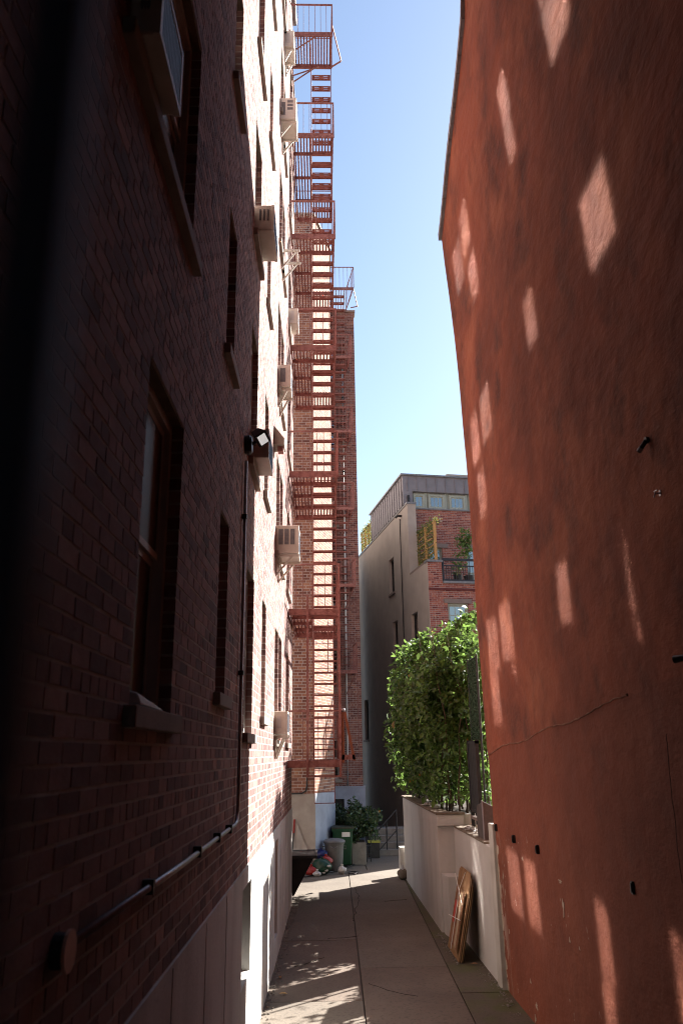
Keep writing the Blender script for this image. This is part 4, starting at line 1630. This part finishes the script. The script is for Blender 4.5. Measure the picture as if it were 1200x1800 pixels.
    FR.slab(m, .02, WD, 5.78, 5.86, -.03, .03)
    m.build('band_course', 'brick_house', t)
    for a, b, c, z in h1[:2]:
        window(FR, t, a, b, c, z, e=-.08, fm='sage', glass='glass', muntin=(3, 2), sill=True, sill_m='render_brown', lint=False, fw=.07)
        m = MB()
        FR.slab(m, a - .14, b + .14, z + .003, z + .17, -.05, .02)
        m.build('lintel', 'render_brown', t)
    # balcony rail
    ra = MB()
    FR.slab(ra, .60, .66, 6.13, 7.02, -.10, -.04)
    FR.slab(ra, 3.2, 3.26, 6.13, 7.02, -.10, -.04)
    FR.slab(ra, .66, 3.2, 6.94, 7.02, -.11, -.03)
    FR.slab(ra, .66, 3.2, 6.72, 6.76, -.09, -.05)
    FR.slab(ra, .66, 3.2, 6.16, 6.21, -.09, -.05)
    rail = ra.build('balcony_rail', 'navy_metal', t)
    for i in range(26):
        u = .75 + i * .095
        m = MB()
        FR.slab(m, u - .008, u + .008, 6.21, 6.72, -.078, -.062)
        m.build('bar', 'navy_metal', rail)
    # leader pipe
    m = MB()
    m.tube([SD.p(3.4, 9.5, .05), SD.p(3.4, 9.3, .06), SD.p(3.42, 2, .06), SD.p(3.42, GZ, .06)], .022, 8)
    m.build('leader_pipe', 'black_metal', t)
    m = MB()
    m.tube([SD.p(3.3, 9.62, .0), SD.p(3.3, 9.6, .2), SD.p(3.3, 9.52, .26)], .05, 8)
    m.build('flood_lamp', 'black_metal', t)
    # chimney block behind the roof
    blk(2.4, 4.5, 4.2, 5.4, zP + .07, 11.95, 'render_grey', 'chimney')
    return SD, FR, F2, P0, d, e
SD, FR, F2, TP0, TD, TE = townhouse()

def trellis(name, label, a, b, z0, z1, posts, seed, dens, slope=0.0):
    t = thing(name, label, 'trellis', (a[0], a[1], z0))
    a, b = Vector((a[0], a[1], 0)), Vector((b[0], b[1], 0))
    rg = np.random.default_rng(seed)
    for i in range(posts):
        f = i / (posts - 1)
        p = a.lerp(b, f)
        MB().box(p.x - .05, p.x + .05, p.y - .05, p.y + .05, z0, z1).build('post', 'cedar', t)
    for i in range(9):
        z = z0 + .1 + (z1 - z0 - .15) * i / 8
        MB().bar((a.x, a.y, z), (b.x, b.y, z), .02, .05).build('slat', 'cedar', t)
    n = dens
    f = rg.uniform(0, 1, n)
    P = np.stack([a.x + (b.x - a.x) * f + rg.normal(0, .05, n), a.y + (b.y - a.y) * f + rg.normal(0, .05, n), z0 + (z1 - z0) * rg.uniform(.05, 1.02, n)], 1)
    top = rg.random(n) < .18
    P[top, 2] = z1 + rg.normal(.05, .07, top.sum())
    P[top, 0] += rg.uniform(-.05, .3, top.sum())
    N = rg.normal(size=(n, 3)) * .5 + np.array([-.6, -.7, .2])
    leaves('vine', P, N / np.linalg.norm(N, axis=1)[:, None], .075, 'leaf_vine', t, seed, .5)
q = lambda u, v: tuple(TP0 + TE * u + TD * v)
trellis('vine_trellis', 'cedar trellis covered in vine on the townhouse terrace, beside the brick front', q(.5, .45), q(.42, 2.55), 6.13, 8.62, 3, 41, 2600)
trellis('vine_trellis', 'far cedar trellis with ivy above the grey wall next to the brick tower', q(.12, 9.1), q(.12, 11.6), 9.96, 11.15, 4, 42, 1800)

def terrace_tree():
    c = q(1.95, .9)
    t = thing('potted_tree', 'leafy young tree on the balcony behind the dark railing', 'tree', (c[0], c[1], 6.13))
    MB().lathe((c[0], c[1], 6.13), [(.16, 0), (.21, .4), (.22, .42), (.19, .42)], 14).build('pot', 'black_plastic', t)
    MB().tube([(c[0], c[1], 6.5), (c[0] + .03, c[1], 7.2), (c[0] - .02, c[1], 8.3)], [.025, .02, .008], 6).build('trunk', 'bark', t)
    rg = np.random.default_rng(8)
    P = []
    for i in range(26):
        p0 = np.array([c[0], c[1], rg.uniform(6.9, 8.3)])
        dd = rg.normal(size=3)
        dd[2] = abs(dd[2])
        dd /= np.linalg.norm(dd)
        n = 22
        P.append(p0 + dd * rg.uniform(.1, .5, n)[:, None] + rg.normal(size=(n, 3)) * .06)
    P = np.concatenate(P)
    N = np.tile([0, -.5, .8], (len(P), 1))
    leaves('crown', P, N, .12, 'leaf', t, 9, .5)
terrace_tree()
def balcony_plant():
    c = q(1.35, .5)
    t = thing('balcony_plant', 'small flowering plant behind the balcony railing', 'plant', (c[0], c[1], 6.13))
    MB().lathe((c[0], c[1], 6.13), [(.14, 0), (.18, .35), (.16, .35)], 12).build('pot', 'black_plastic', t)
    rg = np.random.default_rng(4)
    P = np.array([c[0], c[1], 6.5]) + rg.normal(size=(160, 3)) * [.12, .12, .25] + [0, 0, .25]
    leaves('foliage', P, np.tile([0, -.6, .7], (160, 1)), .09, 'leaf', t, 3, .5)
balcony_plant()

# ================================================================== CLUTTER IN THE YARD
def blob(c, r, seed, sx=1., sy=1., sz=.7, amp=.18, n=14, m=9):
    rg = random.Random(seed)
    mb = MB()
    ph = [rg.uniform(0, 6) for _ in range(6)]
    for j in range(m + 1):
        th = math.pi * j / m
        for i in range(n):
            a = 2 * math.pi * i / n
            rr = r * (1 + amp * (math.sin(3 * a + ph[0] + th * 2) * .5 + math.sin(5 * a + ph[1] - th * 3) * .35 + math.sin(4 * th + ph[2] + a) * .4))
            z = max(-.98 * r * sz, rr * math.cos(th) * sz)
            mb.v.append((c[0] + rr * math.sin(th) * math.cos(a) * sx, c[1] + rr * math.sin(th) * math.sin(a) * sy, c[2] + r * sz + z))
    for j in range(m):
        for i in range(n):
            a, b = j * n + i, j * n + (i + 1) % n
            mb.f.append((a, a + n, b + n, b))
    return mb

def clutter():
    # wheelie bin
    x, y = .58, 23.75
    t = thing('wheelie_bin', 'dark green wheeled bin with a white label', 'bin', (x, y, GZ))
    MB().hexa([(x - .22, y - .24, GZ + .06), (x + .22, y - .24, GZ + .06), (x + .22, y + .24, GZ + .06), (x - .22, y + .24, GZ + .06),
               (x - .28, y - .33, GZ + .98), (x + .28, y - .33, GZ + .98), (x + .28, y + .33, GZ + .98), (x - .28, y + .33, GZ + .98)]).build('body', 'bin_green', t, bevel=.02)
    MB().box(x - .30, x + .30, y - .36, y + .34, GZ + .985, GZ + 1.03).build('lid', 'bin_lid', t, bevel=.012)
    MB().box(x - .30, x + .30, y - .345, y - .32, GZ + .93, GZ + .985).build('rim', 'bin_green', t)
    MB().tube([(x - .2, y + .4, GZ + .97), (x + .2, y + .4, GZ + .97)], .018, 8).build('handle', 'bin_green', t)
    for s in (-1, 1):
        MB().tube([(x + s * .2, y + .22, GZ + .1), (x + s * .25, y + .22, GZ + .1)], .1, 16).build('wheel', 'black_plastic', t)
    MB().hexa([(x - .02, y - .322, GZ + .78), (x + .2, y - .322, GZ + .78), (x + .2, y - .3, GZ + .78), (x - .02, y - .3, GZ + .78),
               (x - .02, y - .33, GZ + .9), (x + .2, y - .33, GZ + .9), (x + .2, y - .3, GZ + .9), (x - .02, y - .3, GZ + .9)]).build('label_plate', 'label_white', t)
    # round can
    x, y = .34, 22.85
    t = thing('trash_can', 'round grey trash can with a domed lid beside the green bin', 'trash can', (x, y, GZ))
    MB().lathe((x, y, GZ), [(.20, 0), (.21, .02), (.255, .66), (.27, .67), (.27, .70)], 24).build('body', 'can_grey', t, smooth=False)
    MB().lathe((x, y, GZ + .70), [(.29, 0), (.29, .04), (.25, .075), (.12, .10), (.03, .105)], 24).build('lid', 'can_lid', t, smooth=True)
    for s in (-1, 1):
        MB().tube([(x + s * .25, y - .1, GZ + .55), (x + s * .30, y - .12, GZ + .55), (x + s * .30, y - .12, GZ + .62), (x + s * .25, y - .1, GZ + .62)], .012, 6).build('handle', 'can_grey', t)
    MB().tube([(x - .1, y - .265, GZ + .62), (x - .02, y - .285, GZ + .58), (x + .08, y - .275, GZ + .63)], .012, 6).build('tie', 'can_lid', t)
    # rubbish bags
    for nm, lab, c, r, m, sd, sz in (
            ('rubbish_bag', 'blue bag on top of the rubbish pile', (-.02, 22.55, GZ + .28), .17, 'bag_blue', 1, .8),
            ('rubbish_bag', 'bright red bag between the blue and green bags', (.10, 22.35, GZ + .2), .16, 'bag_red', 2, .7),
            ('rubbish_bag', 'dark green bag in the middle of the rubbish pile', (.0, 22.2, GZ), .25, 'bag_green', 3, .75),
            ('rubbish_bag', 'small red bag at the left foot of the rubbish pile', (-.27, 22.05, GZ), .14, 'bag_red', 4, .8),
            ('rubbish_bag', 'white crumpled bag on the ground in front of the pile', (-.12, 21.9, GZ), .10, 'bag_white', 5, .6),
            ('rubbish_bag', 'clear white bag beside the grey can', (.52, 22.3, GZ), .10, 'bag_white', 6, .9)):
        t = thing(nm, lab, 'bag', c, 'rubbish bags by the bins')
        blob(c, r, sd, 1.1, .9, sz).build('bag_body', m, t, smooth=True)
        MB().tube([(c[0], c[1], c[2] + 2 * r * sz - .03), (c[0] + .01, c[1], c[2] + 2 * r * sz + .05)], [.02, .035], 7).build('knot', m, t)
        if m == 'bag_green':
            for (dx, dz) in ((.12, .1), (.18, .2), (.05, .05)):
                blob((c[0] + dx, c[1] - .2, c[2] + dz), .045, int(dx * 100), 1, .4, .6).build('patch', 'bag_white', t)
    c = (2.0, 21.1, GZ)
    t = thing('plastic_bag', 'small clear plastic bag of soil against the foot of the planter', 'bag', c)
    blob((c[0] - .02, c[1], c[2]), .14, 9, 1, .9, .9, .12).build('bag_body', 'cap_brown', t, smooth=True)
    MB().tube([(c[0] - .02, c[1], c[2] + .2), (c[0] - .03, c[1] - .01, c[2] + .34)], [.07, .02], 8).build('neck', 'bag_white', t)
    # concrete planter box with dark shrub
    t = thing('planter_box', 'square concrete planter beside the green bin', 'planter', (1.03, 24.2, GZ))
    MB().box(.84, 1.24, 23.9, 24.6, GZ, GZ + .58).build('box', 'concrete_block', t, bevel=.015)
    MB().box(.88, 1.20, 23.94, 24.56, GZ + .55, GZ + .60).build('soil', 'soil', t)
    rg = np.random.default_rng(12)
    def dark_bush(label, base, cx, cy, zlo, zhi, rx, ry, n, seed):
        t = thing('dark_shrub', label, 'shrub', base, 'dark shrubs by the bins')
        rg = np.random.default_rng(seed)
        for i in range(7):
            a = rg.uniform(0, 6.28)
            MB().tube([base, (base[0] + .3 * rx * math.cos(a), base[1] + .3 * ry * math.sin(a), (zlo + zhi) / 2), (base[0] + .6 * rx * math.cos(a), base[1] + .6 * ry * math.sin(a), zhi - .15)], [.016, .012, .005], 5).build('stem', 'bark', t)
        u = rg.normal(size=(n, 3))
        u /= np.linalg.norm(u, axis=1)[:, None]
        rr = rg.uniform(.35, 1.0, n) ** .5
        lump = 1 + .25 * np.sin(u[:, 0] * 6 + seed) + .2 * np.sin(u[:, 2] * 7)
        P = np.array([cx, cy, (zlo + zhi) / 2]) + u * (rr * lump)[:, None] * [rx, ry, (zhi - zlo) / 2]
        P[:, 2] = np.maximum(P[:, 2], zlo)
        leaves('foliage', P, u, .10, 'leaf_dark', t, seed, .5)
    dark_bush('dark evergreen shrub growing from the concrete planter', (1.03, 24.2, GZ + .58), 1.05, 24.3, -2.35, -1.35, .55, .5, 2600, 3)
    dark_bush('tall dark shrub in front of the tower door', (.62, 25.0, GZ), .62, 25.0, -2.5, -1.5, .36, .4, 1500, 4)
    # yellow lidded crate
    t = thing('storage_crate', 'dark storage crate with a yellow lid by the steps', 'crate', (1.55, 25.6, GZ))
    MB().box(1.40, 1.72, 25.4, 25.8, GZ, GZ + .42).build('body', 'black_plastic', t, bevel=.01)
    MB().box(1.38, 1.74, 25.38, 25.82, GZ + .42, GZ + .46).build('lid', 'yellow', t)
    # chair-like metal stand
    t = thing('metal_stand', 'thin black metal plant stand beside the planter', 'stand', (1.34, 24.6, GZ))
    for (dx, dy) in ((0, 0), (.12, 0), (0, .2), (.12, .2)):
        MB().tube([(1.29 + dx, 24.5 + dy, GZ), (1.29 + dx, 24.5 + dy, GZ + .68)], .01, 6).build('leg', 'black_metal', t)
    for z in (.2, .42, .66):
        MB().box(1.28, 1.42, 24.49, 24.71, GZ + z, GZ + z + .012).build('shelf', 'black_metal', t)
    # steps and hand rail
    t = thing('stair_steps', 'grey concrete steps rising beyond the bins', 'steps', (2.0, 26.5, GZ))
    for i in range(4):
        MB().box(1.52, 2.7, 25.9 + i * .3, 27.6, GZ + i * .17, GZ + (i + 1) * .17).build('step', 'concrete_block', t, bevel=.008)
    t = thing('hand_rail', 'black iron hand rail beside the steps', 'railing', (1.9, 26, GZ))
    for (x, y, h) in ((1.62, 25.85, .62), (1.98, 25.95, .95), (2.30, 26.1, 1.3)):
        MB().tube([(x, y, GZ), (x, y, GZ + h)], .022, 8).build('post', 'black_metal', t)
    MB().tube([(1.30, 25.6, GZ + .30), (1.62, 25.85, GZ + .62), (2.30, 26.1, GZ + 1.28)], .024, 8).build('rail', 'black_metal', t)
    MB().tube([(1.62, 25.85, GZ + .05), (2.30, 26.1, GZ + .7)], .016, 8).build('rail', 'black_metal', t)
    # hose
    pts = []
    for i in range(40):
        f = i / 39
        x = -.45 + 2.0 * f
        y = 21.75 + 3.9 * f ** 1.5 + .12 * math.sin(f * 9)
        pts.append((x, y, GZ + .02))
    t = thing('hose', 'black hose snaking along the ground past the bins', 'hose', pts[0])
    MB().tube(pts, .017, 7).build('hose_run', 'black_plastic', t, smooth=True)
    lp = [(.80 + .13 * math.cos(a), 22.3 + .24 * math.sin(a), GZ + .02 + .003 * a) for a in [i * .4 for i in range(17)]]
    MB().tube(lp, .014, 7).build('hose_loop', 'black_plastic', t, smooth=True)
    MB().tube([(.78, 22.08, GZ + .03), (.88, 22.06, GZ + .03)], .018, 8).build('nozzle', 'steel', t)
    # black tipping tub in the recess
    t = thing('tipping_tub', 'black plastic tipping tub sticking out of the recess by the brick corner', 'tub', (-.7, 18.6, GZ))
    zt = -2.05
    tub = MB()
    tub.hexa([(-1.35, 18.3, GZ + .12), (-.58, 18.3, GZ + .12), (-.58, 19.1, GZ + .12), (-1.35, 19.1, GZ + .12),
              (-1.45, 18.2, zt), (-.14, 18.2, zt), (-.14, 19.25, zt), (-1.45, 19.25, zt)])
    tub.build('body', 'black_plastic', t, bevel=.02)
    rim = MB()
    rim.box(-1.48, -.09, 18.16, 18.22, zt - .05, zt + .015)
    rim.box(-1.48, -.09, 19.23, 19.29, zt - .05, zt + .015)
    rim.box(-.15, -.09, 18.22, 19.23, zt - .05, zt + .015)
    rim.build('rim', 'black_plastic', t, bevel=.008)
    for (x, y) in ((-1.2, 18.45), (-1.2, 18.95), (-.75, 18.45), (-.75, 18.95)):
        MB().tube([(x, y - .03, GZ + .07), (x, y + .03, GZ + .07)], .07, 14).build('wheel', 'black_plastic', t)
    t = thing('garden_fork', 'red handled tool leaning in the recess behind the tub', 'tool', (-.74, 22.2, -2))
    MB().tube([(-.70, 22.3, -1.62), (-.72, 22.25, -1.95)], .028, 8).build('handle', 'bag_red', t)
    MB().tube([(-.72, 22.25, -1.95), (-.78, 22.0, GZ)], .016, 8).build('shaft', 'black_metal', t)
    t = thing('plastic_sheet', 'creased grey plastic sheet hanging against the pale base behind the tub', 'sheet', (-.5, 22.3, -2))
    m = MB()
    pts = [(-.80, -1.55), (-.62, -1.75), (-.50, -2.05), (-.36, -2.35), (-.26, -2.5)]
    for i in range(4):
        a, b = pts[i], pts[i + 1]
        o1, o2 = .03 * (i % 2), .03 * ((i + 1) % 2)
        m.hexa([(a[0], 22.28 - o1, -2.7), (b[0], 22.28 - o2, -2.7), (b[0], 22.30 - o2, -2.7), (a[0], 22.30 - o1, -2.7),
                (a[0], 22.32 - o1, a[1]), (b[0], 22.32 - o2, b[1]), (b[0], 22.335 - o2, b[1]), (a[0], 22.335 - o1, a[1])])
    m.build('sheet', 'plinth_wing', t)
    # flattened cardboard bundle
    t = thing('cardboard_bundle', 'flattened brown cardboard boxes tied with string, leaning on the white wall', 'cardboard', (2.15, 13.6, GZ))
    def panel(y0, y1, xb, xt, th, h, nm, m, chop=0.0, zoff=0.0):
        mb = MB()
        poly = [(y0, 0), (y1, 0), (y1, h - chop * .4), (y1 - chop, h), (y0 + chop * .5, h), (y0, h - chop)]
        n = len(poly)
        def pt(yy, zz, o):
            f = (zz + zoff) / 1.2
            return (xb + (xt - xb) * f + o, yy + .10 * f, GZ + .01 + zz + zoff)
        for o in (0, th):
            for (yy, zz) in poly:
                mb.v.append(pt(yy, zz, o))
        mb.f.append(tuple(range(n)))
        mb.f.append(tuple(range(2 * n - 1, n - 1, -1)))
        for i in range(n):
            j = (i + 1) % n
            mb.f.append((i, j, n + j, n + i))
        return mb.build(nm, m, t)
    rg2 = random.Random(6)
    for i, (ya, yb, hh, ch) in enumerate(((13.02, 14.05, 1.17, .13), (13.0, 14.0, 1.10, .03), (13.06, 14.08, 1.13, .06), (12.98, 13.9, 1.02, .02), (13.04, 14.0, 1.08, .09), (13.0, 13.95, .98, .04))):
        o = .012 * i
        panel(ya, yb, 1.99 + o, 2.275 + o * 1.1, .005, hh, 'board', 'cardboard' if i % 3 != 1 else 'cardboard_edge', ch)
    for i, (ya, yb, hh, zo) in enumerate(((13.10, 13.78, .74, .14), (13.08, 13.80, .80, .10), (13.13, 13.75, .70, .16), (13.09, 13.79, .77, .12))):
        o = .009 * i
        panel(ya, yb, 1.945 + o, 2.23 + o, .004, hh, 'board', 'cardboard' if i % 2 == 0 else 'cardboard_edge', .02, zo)
    panel(13.20, 13.34, 1.941, 2.226, .003, .73, 'tape_strip', 'tape', .0, .145)
    panel(13.52, 13.56, 1.941, 2.226, .003, .72, 'tape_strip', 'tape', .0, .15)
    panel(13.60, 13.74, 1.9415, 2.2265, .003, .30, 'print', 'red_print', 0, .42)
    panel(13.82, 13.99, 1.986, 2.271, .003, .12, 'print', 'label_white', 0, .22)
    for z, z2 in ((.46, .55), (1.06, .75)):
        st = []
        for i in range(8):
            f = i / 7
            zz = z + (z2 - z) * f
            st.append((1.928 + .285 / 1.2 * zz, 14.06 - 1.0 * f + .1 * zz / 1.2, GZ + zz))
        MB().tube(st, .006, 5).build('string', 'string', t)
    MB().tube([(1.95, 13.46, GZ + .1), (2.045, 13.5, GZ + .5), (2.145, 13.55, GZ + .92), (2.25, 13.56, GZ + 1.15)], .005, 5).build('string', 'string', t)
clutter()


# ================================================================== ADDED UNSEEN BLOCKS THAT SHADE THE ALLEY MOUTH
def mouth_blockers():
    t = thing('mouth_blocker', 'added unseen blocks over the alley mouth that keep sky light off the near walls', 'building', (.8, -4, -1.63))
    MB().box(-.84, 2.34, -8, 2.9, 5.3, 19).build('house_body', 'brick_tower', t)  # added mass overhead, stops light from behind the viewer
    MB().box(-.84, 2.34, -8.2, -7.9, -1.63, 5.3).build('rear_blocker', 'dark_inside', t)
    MB().box(-.78, 2.02, 6.0, 7.6, 10.4, 19).build('house_body', 'brick_tower', t)  # added out of frame to narrow the strip of sky
    MB().box(-.78, 2.10, 2.9, 6.0, 8.3, 19).build('house_body', 'brick_tower', t)
mouth_blockers()


def add_dapple_shrub():  # made up and kept out of view, breaks the sun into dapples
    t = thing('dapple_shrub', 'added unseen leafy shrub behind the low white wall, dappling the sun on the paving', 'shrub', (3.2, 13.8, GZ))
    rg = np.random.default_rng(77)
    P = []
    for i in range(40):
        x, y = rg.uniform(2.95, 3.7), rg.uniform(12.4, 15.3)
        if x < .222 * y:
            x = .222 * y
        h = rg.uniform(1.5, 3.4)
        MB().tube([(x, y, GZ - .9), (x + rg.normal(0, .06), y + rg.normal(0, .06), GZ + h * .5), (x + rg.normal(0, .12), y + rg.normal(0, .12), GZ + h)], [.014, .010, .004], 5).build('stem', 'bark', t)
        n = 60
        f = rg.uniform(.45, 1.05, n)
        P.append(np.stack([x + rg.normal(0, .13, n), y + rg.normal(0, .16, n), GZ + h * f], 1))
    P = np.concatenate(P)
    P = P[P[:, 0] > .215 * P[:, 1]]
    leaves('foliage', P, np.tile([.2, -.3, .9], (len(P), 1)), .13, 'leaf', t, 6, .5)
add_dapple_shrub()

def fallen_leaves():
    rg = random.Random(17)
    spots = [(-.50, 11.6, 'orange fallen leaf by the foot of the left wall'), (-.58, 12.4, 'pale fallen leaf close to the left wall'),
             (2.2, 12.9, 'small pale scrap on the mossy paving near the low wall')]
    for i, (x, y, lab) in enumerate(spots):
        t = thing('fallen_leaf', lab, 'leaf', (x, y, GZ + .01), 'litter on the paving')
        m = MB()
        L = .055
        a = rg.uniform(0, 6)
        c, sn = math.cos(a), math.sin(a)
        pts = [(-1, 0, 0), (-.3, .5, .25), (.5, .38, .2), (1, 0, .05), (.5, -.38, .22), (-.3, -.5, .2)]
        W_ = [(x + L * (p[0] * c - p[1] * sn), y + L * (p[0] * sn + p[1] * c), GZ + .012 + L * p[2]) for p in pts]
        m.v = W_ + [(p[0], p[1], p[2] + .002) for p in W_]
        m.f = [(5, 4, 3, 2, 1, 0), (6, 7, 8, 9, 10, 11)] + [(k, (k + 1) % 6, 6 + (k + 1) % 6, 6 + k) for k in range(6)]
        m.build('blade', 'cardboard' if i else 'cedar', t)
fallen_leaves()

def grit():
    rg = np.random.default_rng(44)
    m = MB()
    for i in range(420):
        if i % 3:
            y = rg.uniform(8.5, 18)
            x = -.895 + .0148 * y + .03 + abs(rg.normal(0, .06))
        else:
            y = rg.uniform(10.5, 15)
            x = 2.33 - abs(rg.normal(0, .07))
            if y > 12.9:
                x -= .32
        r = rg.uniform(.006, .018)
        a = rg.uniform(0, 3)
        c, sn = math.cos(a) * r, math.sin(a) * r
        z = GZ + .003
        m.hexa([(x - c, y - sn, z), (x + sn, y - c, z), (x + c, y + sn, z), (x - sn, y + c, z),
                (x - c * .6, y - sn * .6, z + r * .8), (x + sn * .5, y - c * .5, z + r), (x + c * .6, y + sn * .6, z + r * .7), (x - sn * .6, y + c * .6, z + r * .6)])
    tag(m.build('grit', 'concrete_block'), 'loose grit and crumbs along the foot of both walls', 'grit', kind='stuff')
grit()
